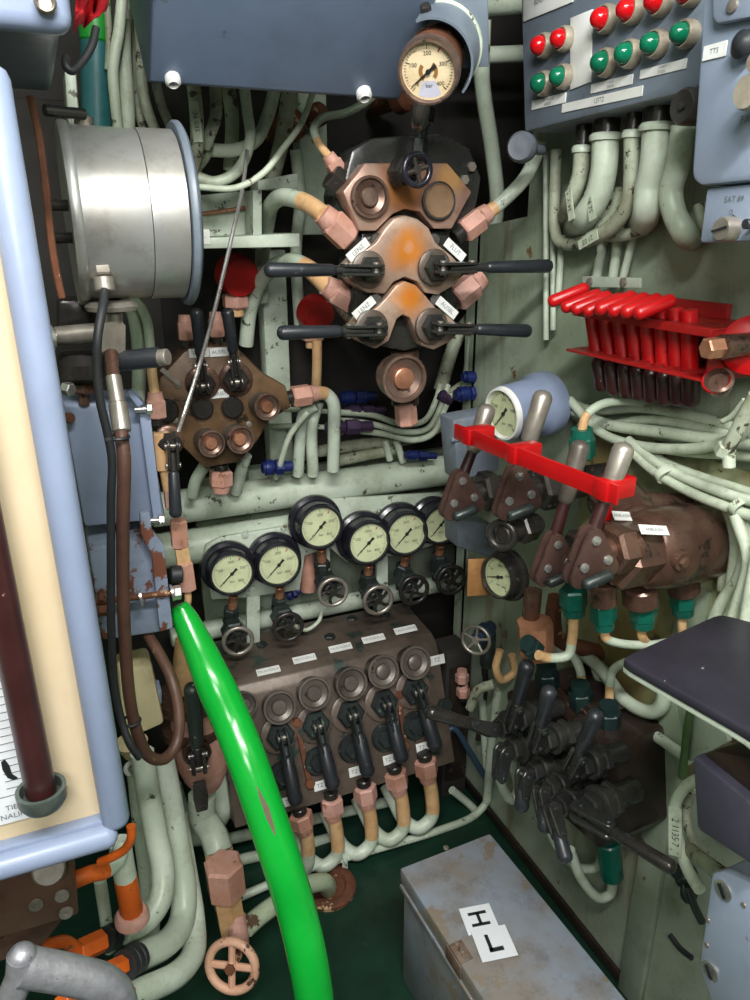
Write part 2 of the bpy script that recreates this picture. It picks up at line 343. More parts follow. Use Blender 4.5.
# ------------------------------------------------------------------ shared builders
def gauge(name, label, M, R, depth, group=None, big=False, needle=225, housing='gblack', numerals=True, cat='gauge', bez=None):
    t = thing(name, label, cat, M, group); T = Matrix.Translation
    B = lambda: MB()
    if big: pr = [(0, -depth), (R*1.06, -depth), (R*1.06, -.01), (R*1.02, -.004), (R, -.004), (0, -.004)]
    else: pr = [(0, -depth), (R*1.36, -depth), (R*1.4, -depth*.85), (R*1.36, -depth*.7), (R*1.2, -depth*.62), (R*1.17, -.004), (R, -.004), (0, -.004)]
    B().lathe(pr, Matrix(), 36).build('housing', housing, t, True)
    B().lathe([(R*.98, -.004), (R*.98, .003), (R*1.02, .006), (R*1.1, .005), (R*1.15, -.003), (R*1.17, -.012), (R*1.1, -.012), (R*1.1, -.005)], Matrix(), 36).build('bezel', bez or ('capring' if big else 'gblack'), t, True)
    d = B().lathe([(0, -.004), (R, -.004), (R, -.0025), (0, -.0025)], Matrix(), 36).build('dial', 'dial2' if big else 'dial', t, True)
    k = B()
    for i in range(41):
        a = math.radians(225-270*i/40); L = .16 if i % 10 == 0 else (.11 if i % 5 == 0 else .07); w = .022 if i % 10 == 0 else .012
        k.box((R*L, R*w, .0006), Matrix.Rotation(a, 4, 'Z') @ T((R*(.9-L/2), 0, -.002)))
    k.build('scale_marks', 'ink', d, True)
    k = B()
    for i, s in enumerate(('0', '100', '200', '300', '400')):
        a = math.radians(225-270*i/4); textmesh(k, s, T((R*.6*_c(a), R*.6*_s(a), -.0018)), R*.2)
    if not big: textmesh(k, 'bar', T((0, -R*.42, -.0018)), R*.18)
    k.build('numerals', 'ink', d, True)
    B().box((R*.16, R*.045, .0006), Matrix.Rotation(math.radians(58), 4, 'Z') @ T((R*.82, 0, -.0017))).build('red_mark', 'redink', d, True)
    if big:
        for a0, a1 in ((-45, 55), (135, 235)):
            vs = []; n = 12
            for i in range(n+1):
                a = math.radians(a0+(a1-a0)*i/n); vs += [(R*.22*_c(a), R*.22*_s(a), -.0019), (R*.36*_c(a), R*.36*_s(a), -.0019)]
            B().raw(vs, [(2*i, 2*i+1, 2*i+3, 2*i+2) for i in range(n)]).build('dial_print', 'brownink', d, True)
        vs = [(R*.9*_c(math.radians(a)), R*.9*_s(math.radians(a)), -.0021) for a in range(240, 301, 6)]
        B().raw([(-R*.24, -R*.32, -.0021)]+vs+[(R*.24, -R*.32, -.0021)], [tuple(range(len(vs)+2))]).build('dial_print', 'dialblue', d, True)
        k = B(); textmesh(k, 'bar', T((0, -R*.48, -.0017)), R*.2); k.build('lettering', 'ink', d, True)
    a = math.radians(needle); k = B(); Rz = Matrix.Rotation(a, 4, 'Z')
    k.prism([(-R*.35, -R*.07), (-R*.35, R*.07), (0, R*.035), (R*.82, R*.01), (R*.82, -R*.01), (0, -R*.035)], .0008, Rz @ T((0, 0, -.0005)))
    k.lathe([(R*.09, -.001), (R*.09, .001), (0, .0015)], Matrix(), 12)
    k.build('needle', 'ink', t, True)
    B().lathe([(0, .0035), (R*.985, .0035), (R*.985, .0045), (0, .0045)], Matrix(), 32).build('glass_cover', GLASS, t, True)
    return t
def wheel(parent, M, R, r, m, rimm=None, spokes=5, hub=.25, curved=0):
    MB().torus(R-r, r, M, 30, 10).build('rim', rimm or m, parent)
    k = MB().cyl(M @ V((0, 0, -R*.12)), M @ V((0, 0, R*.16)), R*hub, n=14)
    for i in range(spokes):
        a = 2*PI*i/spokes+.3
        p = [M @ V((R*.15*_c(a), R*.15*_s(a), 0)), M @ V((R*.55*_c(a+curved*.5), R*.55*_s(a+curved*.5), 0)), M @ V(((R-r)*_c(a+curved), (R-r)*_s(a+curved), 0))]
        k.tube(p, r*.8, 8, 4)
    k.build('spokes', m, parent)
def lever(name, label, c, axis, end, R=.02, group=None, gm='grip', bm='blackmetal', pm='steel', gap=.008, th=.005, base=.035, grip=.5, rg=.0085, pl=1.0, ring='bronze'):
    """clevis lever: hex base on its axis, two cheek plates, pivot pin, shaft and grip"""
    axis = V(axis).normalized(); c = V(c); end = V(end); t = thing(name, label, 'lever', c-axis*base, group)
    d = (end-c).normalized(); nrm = axis.cross(d).normalized(); dd = nrm.cross(axis).normalized()
    MB().lathe([(0, 0), (R*1.25, 0), (R*1.25, base*.16), (R*1.1, base*.22), (0, base*.22)], fr(c-axis*base, axis), 24).build('ring', ring, t)
    MB().hexn(c-axis*base*.8, c-axis*base*.35, R*.95).build('hex_base', bm, t)
    MB().cyl(c-axis*base*.4, c+axis*R*.1, R*.42).build('stem', bm, t)
    M = Matrix(((d.x, axis.x, nrm.x, c.x), (d.y, axis.y, nrm.y, c.y), (d.z, axis.z, nrm.z, c.z), (0, 0, 0, 1)))
    # orthonormalise in plane
    ax2 = (axis-d*axis.dot(d)).normalized(); M = Matrix(((d.x, ax2.x, nrm.x, c.x), (d.y, ax2.y, nrm.y, c.y), (d.z, ax2.z, nrm.z, c.z), (0, 0, 0, 1)))
    w = R*.62; L = R*1.5*pl
    out = [(-w*_s(math.radians(a)), w*_c(math.radians(a))) for a in range(0, 181, 20)]+[(L+w*.7*_s(math.radians(a)), -w*.7*_c(math.radians(a))) for a in range(0, 181, 20)]
    for s_ in (-1, 1):
        MB().prism(out, th, M @ Matrix.Translation((0, 0, s_*(gap/2+th/2)-th/2)), .0012, 1).build('cheek_plate', bm, t)
    k = MB()
    for q in (0, L): k.cyl(M @ V((q, 0, -gap/2-th-.003)), M @ V((q, 0, gap/2+th+.003)), R*.22, n=12).cut()
    k.each('pin', pm, t)
    Lt = (end-c).length
    MB().cyl(c+d*R*.5, c+d*Lt*(1-grip), rg*.62, rg*.7, 14).build('shaft', bm, t)
    MB().rod(c+d*Lt*(1-grip)-d*.002, end, rg*.9, rg*1.1, 16).build('grip', gm, t)
    return t
def nutfit(parent, p0, p1, r, m='pink', name='union_nut', col='blackmetal'):
    d = p1-p0
    MB().hexn(p0, p0+d*.72, r).lathe([(0, 0), (r*.82, 0), (r*.7, d.length*.28), (0, d.length*.28)], fr(p0+d*.72, d), 16).build(name, m, parent)
def fitting(name, label, p0, p1, r, m='pink', group=None):
    t = thing(name, label, 'pipe fitting', p0, group); nutfit(t, p0, p1, r, m)
    MB().cyl(p0-(p1-p0)*.3, p0+(p1-p0)*.02, r*.62, n=14).build('collar', 'blackmetal', t); return t
def bolt(mb, c, n, r, h=.006): return mb.hexn(V(c), V(c)+V(n).normalized()*h, r).cut()
def screw_head(mb, c, n, r): return mb.lathe([(0, 0), (r, 0), (r*.9, r*.4), (r*.3, r*.55), (0, r*.55)], fr(c, n), 12).cut()

# ------------------------------------------------------------------ the room
XW, YB = .93, 1.86
struct('floor', MB().wbox(-1.3, 1.3, -1.2, 1.95, -.05, 0), 'floor')
struct('wall_right', MB().prism([(-1.2, 0), (1.56, 0), (1.56, 1.50), (1.37, 1.52), (1.37, 2.5), (-1.2, 2.5)], .04, Matrix(((0, 0, 1, XW), (1, 0, 0, 0), (0, 1, 0, 0), (0, 0, 0, 1)))), 'wallg')
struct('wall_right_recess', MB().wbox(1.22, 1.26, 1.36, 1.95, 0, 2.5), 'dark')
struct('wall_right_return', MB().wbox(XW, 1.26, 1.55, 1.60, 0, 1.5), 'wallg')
struct('wall_back', MB().wbox(-1.0, 1.26, YB, YB+.04, 0, 2.5), 'dark')  # pale green wall, coloured dark for the shade behind the pipework
struct('wall_left', MB().wbox(-1.04, -1.0, -1.2, YB, 0, 2.5), 'wallg')
struct('ceiling', MB().wbox(-1.04, 1.26, -1.2, YB, 2.5, 2.54), 'ceil')
# corner posts and frames on the back bulkhead
def post(n, u0, u1, v0, v1, y, d=.04, m='green'):
    a = Yp(u0, (v0+v1)/2, y); b = Yp(u1, (v0+v1)/2, y); z1 = Yp(u0, v0, y).z; z0 = Yp(u0, v1, y).z
    struct('trim_%d' % n, MB().wbox(a.x, b.x, y, y+d, z0, z1, .004), m)
post(1, 494, 510, 225, 400, 1.50, .05); post(2, 512, 545, 225, 640, 1.545, .02, 'wallg')
post(3, 300, 328, 90, 235, 1.72, .05); post(4, 266, 290, 250, 480, 1.74, .05); post(5, 255, 300, 470, 690, 1.78, .05)
post(6, 60, 180, 100, 900, 1.80, .05, 'dark')  # dark tone stands for shade in the gaps
post(7, 200, 455, 480, 640, 1.815, .03, 'wallg')
# frame seams and stained panels on the lower right wall
for i, (u, v0, v1) in enumerate(((655, 690, 1000),)):
    p = Xp(u, 860, XW)
    struct('trim_%d' % (8+i), MB().wbox(XW-.014, XW, p.y-.03, p.y+.03, 0, .95, .003), 'wallg')
p = Xp(600, 560, XW)
struct('trim_9', MB().wbox(XW-.006, XW+.001, .35, 1.12, .60, 1.16, .002), 'wallst')
struct('trim_10', MB().wbox(XW-.01, XW, .2, 1.5, 0, .03, .003), 'block')

# lights: the compartment's ceiling fluorescent fitting behind the camera and an added fill light
t = thing('ceiling_light', 'long fluorescent ceiling fitting above and behind the viewer', 'light', (.05, -.2, 2.46))
MB().wbox(-.6, .7, -.32, -.08, 2.46, 2.5, .006).build('fixture_housing', 'ceil', t)
def area(n, loc, to, sx, sy, e, col=(1, .965, .91)):
    L = bpy.data.lights.new(n, 'AREA'); L.shape = 'RECTANGLE'; L.size = sx; L.size_y = sy; L.energy = e; L.color = col
    o = bpy.data.objects.new(n, L); COL.objects.link(o); o.matrix_world = fr(loc, V(loc)-V(to)); return o
area('fluorescent_lamp', (.05, -.2, 2.45), (.25, .95, .9), 1.1, .2, 78, (1, .99, .972))
area('fill_light', (-.35, -1.0, 2.15), (.4, 1.2, 1.0), .6, .4, 26, (1, .985, .96))  # unseen fill added to lift the darker areas
w = bpy.data.worlds.new('world'); sc.world = w; w.use_nodes = True
w.node_tree.nodes['Background'].inputs[0].default_value = (.75, .8, .85, 1); w.node_tree.nodes['Background'].inputs[1].default_value = .09
# ================================================================== star manifold on the back bulkhead
YS = 1.27; n0 = V((0, -1, 0))
SC = Yp(405, 270, YS)
star = thing('valve_manifold', 'tall heat-stained bronze star-shaped valve manifold on the back bulkhead', 'manifold', SC)
L = lambda u, v, y=YS: Yp(u, v, y)-SC
def heatmat(name, u, v, r, big=False):
    h = [(tuple(L(u, v)), px(r*1.55, SC), 'c87a22', .95), (tuple(L(u, v-3)), px(r*.5, SC), 'dd5a34' if not big else 'c9a08c', .9)]
    return mat(name, 'b8a08e', .36, .3, var='9c8272', vs=12, chip='6a4a36', ca=-.05, cs=30, heat=h, bump=.1)
MB().pris([(352, 150), (372, 138), (440, 132), (470, 148), (482, 178), (478, 200), (470, 230), (345, 230), (342, 195), (347, 170)], YS+.03, YS+.13, .006).build('back_body', 'clus', star)
MB().pris([(362, 230), (450, 230), (452, 262), (456, 310), (430, 345), (405, 352), (378, 345), (352, 312), (358, 262)], YS+.02, YS+.12, .008).build('lower_body', 'clus', star)
hm1 = mat('heat_stained_bronze', 'a58878', .36, .3, var='8a6a5c', vs=10, chip='4a3a34', ca=-.02, cs=24, heat=[(tuple(L(403, 190)), px(34, SC), '9a5c1c', .85), (tuple(L(450, 180)), px(22, SC), 'c89850', .6)], bump=.1)
MB().pris([(365, 163), (448, 163), (472, 192), (452, 229), (434, 229), (420, 212), (405, 209), (393, 214), (376, 231), (360, 231), (343, 192)], YS, YS+.04, .003).build('upper_plate', hm1, star)
MB().pris([(386, 228), (394, 219), (405, 215), (418, 219), (429, 228), (436, 243), (452, 256), (465, 270), (455, 285), (438, 295), (425, 293), (418, 282), (405, 277), (394, 282), (385, 294), (368, 293), (353, 283), (343, 270), (357, 256), (376, 243)], YS-.012, YS+.03, .003).build('center_plate', heatmat('heat_stain_orange', 406, 250, 19, True), star)
MB().pris([(388, 296), (396, 286), (405, 281), (416, 285), (426, 296), (436, 308), (452, 318), (461, 330), (450, 342), (434, 350), (422, 346), (415, 330), (410, 318), (403, 315), (397, 319), (389, 341), (376, 349), (361, 342), (352, 330), (362, 317), (378, 307)], YS-.012, YS+.03, .003).build('lower_plate', heatmat('heat_stain_red', 407, 297, 16), star)
c = Yp(371, 197, YS-.012); ringcap(star, c, n0, px(20.5, c), .03, 'capring', 'capring', 'capring')
c = Yp(439, 201, YS-.006); MB().lathe([(0, 0), (px(17, c), 0), (px(17, c), .013), (px(15.5, c), .016), (px(14.5, c), .0135), (0, .0135)], front(c+V((0, .012, 0))), 32).build('plug_disc', mat('brushed_tan_disc', 'a98a6e', .35, .6, var='9b7c62', vs=14, bump=.05), star)
MB().torus(px(17, c), px(1.6, c), front(c), 32, 8).build('seal_ring', 'strap', star)
# hanging round plug
c = Yp(405, 379, YS-.03); R = px(24.5, c)
ringcap(star, c, n0, R, .05, 'capring', 'capring', 'copper', 40)
MB().cyl(Yp(405, 350, YS+.06), Yp(405, 405, YS+.06), px(15, c)).build('neck', 'bronze', star)
MB().hexn(Yp(405, 402, YS+.05), Yp(407, 425, YS+.05), px(12, c)).build('union_nut', 'pink', star)
# dark washers and label plates between the valves
k = MB()
for u, v in ((377, 240), (434, 240), (376, 300), (436, 300)): k.cyl(Yp(u, v, YS+.022), Yp(u, v, YS-.002), px(6.5, SC), n=14).cut()
k.each('bolt', 'blackmetal', star)
for (u, v, a, s) in ((358, 250, 38, 'LENZ'), (455, 250, -38, 'FLUT'), (364, 308, 38, 'LENZ'), (447, 308, -38, 'AUSBL')):
    c = Yp(u, v, YS-.014); aa = math.radians(a)
    label_plate(star, c, n0, (-_s(aa), 0, _c(aa)), px(27, c), px(9.5, c), s, px(6, c))
MB().hexn(Yp(330, 175, YS+.05), Yp(346, 190, YS+.05), px(13, SC)).build('port', 'blackmetal', star)
# dark corner bolts
k = MB()
for u, v in ((470, 167), (463, 180)): bolt(k, Yp(u, v, YS+.03), n0, px(5, SC), .01)
k.each('corner_bolt', 'steel', star)
# levers of the star
lv = [('upper left lever of the heat-stained star manifold, pointing left', 376, 270, 264, 270), ('upper right lever of the heat-stained star manifold, pointing right', 443, 268, 552, 266),
      ('lower left lever of the star manifold above the round plug, pointing left', 379, 330, 277, 333), ('lower right lever of the star manifold above the round plug, pointing right', 440, 328, 531, 331)]
for i, (lb, u, v, u1, v1) in enumerate(lv):
    c = Yp(u, v, YS-.055); e = Yp(u1, v1, YS-.06)
    lever('manifold_lever', lb, c, n0, e, px(14.5, c), 'levers of the star manifold', base=.036, rg=px(6.4, c), grip=.62, pl=1.5, gap=.009, ring='bronzedk', bm='clus')
# pink fittings and their pipes
def uni(lab, a, b, y, r):
    return fitting('pipe_union', lab, Yp(*a, y), Yp(*b, y), px(r, Yp(*a, y)), 'pink', 'salmon pipe unions of the star manifold')
uni('small salmon union at the upper left of the star manifold', (343, 178), (328, 155), YS+.06, 9)
uni('large salmon union left of the star manifold cap', (350, 240), (322, 213), YS+.03, 15)
uni('salmon union behind the upper left star lever', (352, 302), (325, 285), YS+.06, 14)
uni('salmon union right of the star manifold disc', (462, 232), (488, 212), YS+.03, 13)
uni('salmon union behind the upper right star lever', (455, 300), (482, 278), YS+.06, 14)
pipe('copper_pipe', 'thin pipe curling from the small union under the overhead box', 'pipe', [(330, 158, YS+.06), (318, 142, 1.36), (314, 128, 1.38), (325, 117, 1.4), (345, 113, 1.4), (366, 102, 1.4), (378, 90, 1.4)], 4, 'gpipe', ends=[(0, .2, 'tan')])
pipe('green_pipe', 'pale pipe with tan end bending into the large left star union', 'pipe', [(325, 216, YS+.03), (308, 204, 1.35), (285, 197, 1.42), (272, 204, 1.5), (267, 225, 1.6), (262, 262, 1.66), (262, 300, 1.7)], 8, 'gpipe', ends=[(0, .22, 'tan')])
pipe('green_pipe', 'pale pipe with tan end behind the upper left star lever', 'pipe', [(330, 290, YS+.06), (308, 268, 1.4), (285, 262, 1.5), (262, 280, 1.62), (250, 310, 1.68), (246, 345, 1.7)], 8, 'gpipe', ends=[(0, .22, 'tan')])
pipe('green_pipe', 'pale pipe sloping up right from the star manifold disc union', 'pipe', [(484, 216, YS+.03), (505, 199, YS+.02), (525, 178, YS), (534, 160, YS-.01), (540, 140, YS-.02)], 7, 'gpipe', ends=[(0, .14, 'tan')])
pipe('green_pipe', 'pale vertical pipe passing right of the star manifold unions', 'pipe', [(483, 20, 1.52), (482, 80, 1.54), (492, 150, 1.56), (497, 200, 1.56), (492, 245, 1.56), (484, 280, 1.56), (476, 330, 1.58), (466, 400, 1.6)], 7.5, 'gpipe')
pipe('green_pipe', 'thick pale horizontal pipe in the recess above the light panel side', 'pipe', [(455, 56, 1.62), (490, 55, 1.62), (560, 52, 1.62)], 8, 'gpipe')
pipe('green_pipe', 'thick pale pipe along the top of the recess right of the large gauge', 'pipe', [(436, 6, 1.55), (470, 4, 1.55), (560, -2, 1.55)], 12, 'gpipe')
# valve on top with handwheel, then the large gauge
hv = thing('gauge_valve', 'small black handwheel valve under the large gauge on the star manifold', 'valve', Yp(415, 205, YS-.03))
c = Yp(417, 170, YS-.085)
wheel(hv, front(c), px(17.5, c), px(3.3, c), 'blackmetal', 'gblack', 4)
MB().cyl(c+V((0, .012, 0)), c+V((0, .1, 0)), px(6, c)).hexn(c+V((0, .03, 0)), c+V((0, .07, 0)), px(15, c)).build('valve_body', 'blackmetal', hv)
MB().hexn(Yp(418, 160, YS-.01), Yp(420, 138, YS-.01), px(9, c)).cyl(Yp(420, 140, YS-.01), Yp(425, 118, YS-.01), px(6, c)).build('neck', 'tealblack', hv)
MB().hexn(Yp(424, 124, YS-.01), Yp(426, 106, YS-.01), px(10, c)).build('gauge_nut', 'blackmetal', hv)
c = Yp(428, 72, 1.06); gd = fr(c, V((-.6, -.75, -.5)))
MB().tube([c+V((0, .02, -px(26, c))), c+V((0, .03, -px(40, c))), Yp(424, 122, YS-.01)], px(7, c), 12).build('gauge_stem', 'blackmetal', hv)
gauge('pressure_gauge', 'large cream pressure gauge reading to 400 bar above the star manifold', gd, px(27.5, c), .07, big=True, needle=216, housing='rust')
bk = thing('gauge_bracket', 'grey curved bracket shroud with pale edge holding the large gauge', 'bracket', Yp(450, 40, 1.48))
MB().torus(px(42, c), .004, gd @ Matrix.Translation((0, 0, -.1)), 20, 6, -.75, 1.9).build('rim', 'gpipe', bk)
vs = []; fs = []; n_ = 20
for i in range(n_+1):
    a = -.75+2.65*i/n_
    for r_, z_ in ((1., -.03), (1., -.1), (1.06, -.1), (1.06, -.03)): vs.append(gd @ V((px(40, c)*r_*_c(a), px(40, c)*r_*_s(a), z_)))
for i in range(n_):
    for j in range(4): fs.append((4*i+j, 4*i+(j+1) % 4, 4*i+4+(j+1) % 4, 4*i+4+j))
fs += [(0, 1, 2, 3), tuple(4*n_+j for j in range(4))]
MB().raw(vs, fs).build('shroud', 'greydk', bk)
MB().prism([(-.05, -.05), (.05, -.05), (.05, .05), (-.05, .05)], .006, gd @ Matrix.Translation((0.02, 0.02, -.108)), .002).build('back_plate', 'greydk', bk)
k = MB(); bolt(k, gd @ V((-.01, px(40, c), -.06)), gd.to_3x3() @ V((0, 1, .3)), .008, .012); k.build('bracket_bolt', 'blackmetal', bk)

# ================================================================== left bronze manifold
YL = 1.48
LM = thing('valve_manifold', 'mottled octagonal bronze manifold with two upright levers, right of the silver drum', 'manifold', Yp(215, 470, YL+.03))
MB().pris([(184, 352), (200, 346), (236, 347), (250, 360), (264, 374), (286, 386), (291, 408), (270, 420), (258, 440), (240, 462), (205, 468), (182, 446), (168, 432), (156, 400), (160, 378)], YL, YL+.07, .004).build('body', 'bronzefl', LM)
for (u, v, r) in ((203, 409, 11), (233, 408, 11), (167, 411, 12)):
    c = Yp(u, v, YL-.012); MB().lathe([(0, 0), (px(r, c), 0), (px(r, c), .018), (px(r*.85, c), .022), (0, .022)], front(c+V((0, .02, 0))), 24).build('blank_cap', 'blackmetal', LM)
for (u, v, r) in ((212, 444, 14), (241, 440, 14.5), (268, 407, 14)):
    c = Yp(u, v, YL-.05); ringcap(LM, c, V((.1, -1, .04)), px(r, c), .055, 'capgrey', 'capring', 'copper')
k = MB()
for u, v in ((178, 385), (249, 379), (249, 424), (195, 385), (175, 420)): screw_head(k, Yp(u, v, YL), n0, px(4, SC))
k.each('bolt', 'steel', LM)
for (u, v, w_, s) in ((199, 353, 20, 'EINBL'), (219, 352, 19, 'AUSBL'), (216, 394, 26, 'ANBLASEN')):
    c = Yp(u, v, YL-.002); label_plate(LM, c, n0, (0, 0, 1), px(w_, c), px(9, c), s, px(5, c))
k = MB().box((px(24, SC), .006, px(5, SC)), fr(Yp(170, 376, YL-.006), (.7, 0, .7), (0, 1, 0))); k.build('clip', 'steel', LM)
for i, (u, v, u1, v1) in enumerate(((203, 386, 196, 308), (237, 382, 227, 308))):
    c = Yp(u, v, YL-.035); e = Yp(u1, v1, YL-.06)
    lever('manifold_lever', ('left' if i == 0 else 'right')+' upright black lever of the mottled octagonal manifold', c, (-.15, -1, 0), e, px(14, c), 'upright levers of the octagonal manifold', base=.035, rg=px(5.5, c), grip=.6, gap=.008)
def unl(lab, a, b, y, r, m='pink'): return fitting('pipe_union', lab, Yp(*a, y), Yp(*b, y), px(r, Yp(*a, y)), m, 'salmon pipe unions of the octagonal manifold')
unl('left salmon union on top of the octagonal manifold', (186, 340), (184, 315), YL+.04, 8)
unl('salmon union behind the levers on top of the octagonal manifold', (217, 337), (215, 312), YL+.04, 8)
unl('salmon union at the right corner of the octagonal manifold', (292, 397), (318, 393), YL+.04, 11)
unl('salmon union under the octagonal manifold', (221, 470), (221, 492), YL+.04, 12)
unl('salmon union left of the octagonal manifold', (157, 418), (155, 392), YL-.1, 10)
pipe('green_pipe', 'pale pipe with tan end rising between drum and octagonal manifold', 'pipe', [(155, 396, 1.38), (152, 372, 1.39), (150, 345, 1.4), (146, 318, 1.41), (136, 302, 1.42), (124, 300, 1.43)], 5, 'gpipe', ends=[(0, .3, 'tan')])
pipe('green_pipe', 'second pale pipe curving behind the silver drum support', 'pipe', [(138, 405, 1.4), (139, 370, 1.41), (137, 330, 1.42), (130, 306, 1.44), (118, 303, 1.46)], 7, 'gpipe')
pipe('green_pipe', 'tan and pale pipe turning down from the right union of the octagonal manifold', 'pipe', [(316, 393, 1.52), (326, 394, 1.53), (333, 402, 1.53), (334, 430, 1.54), (333, 470, 1.56)], 6.5, 'gpipe', ends=[(0, .22, 'tan')])
pipe('green_pipe', 'pale pipe bending down behind the octagonal manifold corner', 'pipe', [(316, 405, 1.55), (305, 412, 1.56), (300, 440, 1.58), (298, 475, 1.6)], 6, 'gpipe')
pipe('green_pipe', 'pale pipe sweeping left from beside the octagonal manifold', 'pipe', [(318, 402, 1.58), (312, 425, 1.58), (313, 475, 1.6)], 6, 'gpipe')
pipe('green_cable', 'thin pale cable sweeping down right of the octagonal manifold', 'cable', [(308, 412, 1.53), (290, 435, 1.54), (280, 465, 1.57), (276, 478, 1.6)], 3, 'cable')
pipe('green_pipe', 'pale pipe stub dropping under the octagonal manifold', 'pipe', [(205, 465, 1.55), (196, 480, 1.56), (192, 495, 1.58)], 6, 'gpipe')
pipe('green_pipe', 'pale pipe leaning beside the bottom union of the octagonal manifold', 'pipe', [(246, 455, 1.55), (240, 475, 1.57), (236, 492, 1.6)], 6, 'gpipe')
# red knobs
for lb, u, v, r, y in (('red round cap under the pale shelf beside the drum', 239, 274, 21, 1.6), ('red round cap behind the lower left star lever', 319, 313, 18, 1.6)):
    c = Yp(u, v, y); q = px(r, c); t = thing('red_stopper', lb, 'cap', c+V((0, .05, 0)), 'red round caps behind the pipework')
    MB().lathe([(0, 0), (q, .0), (q, .03), (q*.9, .04), (0, .045)], fr(c+V((0, .05, 0)), (.2, -1, -.25)), 28).build('cap', 'reddk', t)
    MB().cyl(c+V((0, .05, 0)), c+V((0, .05, -q*2.1)), q*.4).build('stem', 'tan', t)
    MB().hexn(c+V((0, .05, -q*1.0)), c+V((0, .05, -q*1.7)), q*.65).build('nut', 'pink', t)

# ================================================================== pale shelf bracket and cables above it
sb = thing('shelf_bracket', 'pale green metal shelf bracket right of the silver drum', 'bracket', Yp(250, 250, 1.55))
MB().pris([(198, 238), (300, 233), (300, 247), (198, 249)], 1.45, 1.6, .003).build('shelf', 'green', sb)
MB().pris([(258, 180), (298, 173), (298, 189), (258, 190)], 1.5, 1.56, .002).build('upper_arm', 'green', sb)
MB().pris([(253, 190), (262, 190), (262, 249), (253, 249)], 1.5, 1.56, .002).build('upright', 'green', sb)
MB().pris([(200, 195), (255, 190), (255, 238), (200, 240)], 1.58, 1.6, .002).build('back_plate', 'green', sb)
label_plate(sb, Yp(205, 237, 1.449), n0, (0, 0, 1), .018, .026, '-', .01)
pipe('copper_pipe', 'thin copper tube lying across the pale shelf bracket', 'pipe', [(200, 214, 1.57), (230, 210, 1.57), (262, 205, 1.57)], 2, 'copper')
cb = [('dirty cable with number tag hanging left under the overhead box', [(193, 80, 1.42), (196, 110, 1.42), (197, 140, 1.42), (194, 162, 1.43), (185, 185, 1.45)], 7),
      ('dirty cable looping left behind the drum under the overhead box', [(215, 85, 1.44), (216, 115, 1.44), (208, 140, 1.45), (205, 155, 1.47), (190, 175, 1.49)], 6),
      ('cable with white strap dropping into the lowest loop', [(244, 85, 1.46), (247, 110, 1.46), (250, 140, 1.45), (238, 170, 1.44), (215, 182, 1.44), (195, 176, 1.45)], 5.5),
      ('cable crossing to the left just above the shelf', [(275, 88, 1.46), (268, 115, 1.47), (256, 140, 1.48), (235, 150, 1.48), (208, 150, 1.48)], 6.5),
      ('thin pale cable curving from the overhead box corner to the drum', [(313, 92, 1.4), (302, 122, 1.4), (282, 150, 1.39), (262, 174, 1.38), (235, 188, 1.38), (198, 187, 1.4)], 3.2),
      ('dark cable behind the tagged cables', [(228, 85, 1.52), (232, 120, 1.53), (230, 170, 1.55)], 7), ('dark thick cable under the middle of the overhead box', [(290, 88, 1.54), (284, 130, 1.56), (272, 180, 1.58)], 8)]
for i, (lb, P, r) in enumerate(cb):
    o = pipe('electric_cable', lb, 'cable', P, r, 'cable' if i in (2, 3, 4) else 'cabledirty', 'cables under the overhead box')
def tagstrip(name, lb, q, w, h, s, up, y_n=n0):
    c = pt(q); t = thing(name, lb, 'tag', c); p = label_plate(t, c, y_n, up, w, h, s, h*.7, 'cable', ink='ink'); return t
tagstrip('cable_tag', 'pale number tag on the left cable under the overhead box', (196, 122, 1.403), .062, .016, '36 035', (1, 0, .05))
# cable run behind mid level
for i, (P, r, m) in enumerate((([(445, 395, 1.62), (470, 380, 1.6), (520, 374, 1.55)], 3, 'cabledirty'), ([(440, 402, 1.62), (466, 390, 1.6), (500, 386, 1.55), (530, 392, 1.5)], 3, 'cabledirty'),
                       ([(335, 412, 1.62), (372, 415, 1.62), (402, 424, 1.6), (425, 420, 1.6), (436, 400, 1.6), (440, 385, 1.62)], 3, 'cable'), ([(338, 420, 1.63), (372, 424, 1.62), (405, 432, 1.6), (428, 428, 1.6), (440, 408, 1.6), (448, 385, 1.62)], 3, 'cable'),
                       ([(335, 428, 1.64), (385, 434, 1.62), (412, 440, 1.6), (432, 434, 1.6), (444, 410, 1.6), (452, 390, 1.62)], 3.2, 'cable'), ([(266, 408, 1.64), (300, 410, 1.64), (335, 412, 1.64)], 2.6, 'cable'), ([(268, 426, 1.64), (300, 426, 1.64), (340, 428, 1.64)], 2.6, 'cable'),
                       ([(300, 455, 1.66), (350, 446, 1.66), (420, 436, 1.66), (450, 420, 1.64)], 6, 'cabledirty'), ([(330, 462, 1.66), (400, 448, 1.66)], 6, 'cabledirty'), ([(385, 440, 1.64), (390, 460, 1.64)], 3.5, 'cable'), ([(396, 440, 1.63), (403, 462, 1.63)], 3.5, 'cable'))):
    pipe('electric_cable', ('upper thin dirty cable leading to the blue connectors', 'lower thin dirty cable leading to the blue connectors', 'topmost of three thin cables curving up below the round star plug', 'middle of three thin cables curving up below the round star plug', 'lowest of three thin cables curving up below the round star plug', 'upper thin cable behind the bent pipes right of the octagonal manifold', 'lower thin cable behind the bent pipes right of the octagonal manifold', 'long thick dirty cable just above the big green pipe', 'shorter thick dirty cable resting on the big green pipe', 'left short cable dropping to the big pipe under the round plug', 'right short cable dropping to the big pipe under the round plug')[i], 'cable', P, r, m, 'cable run below the star manifold')
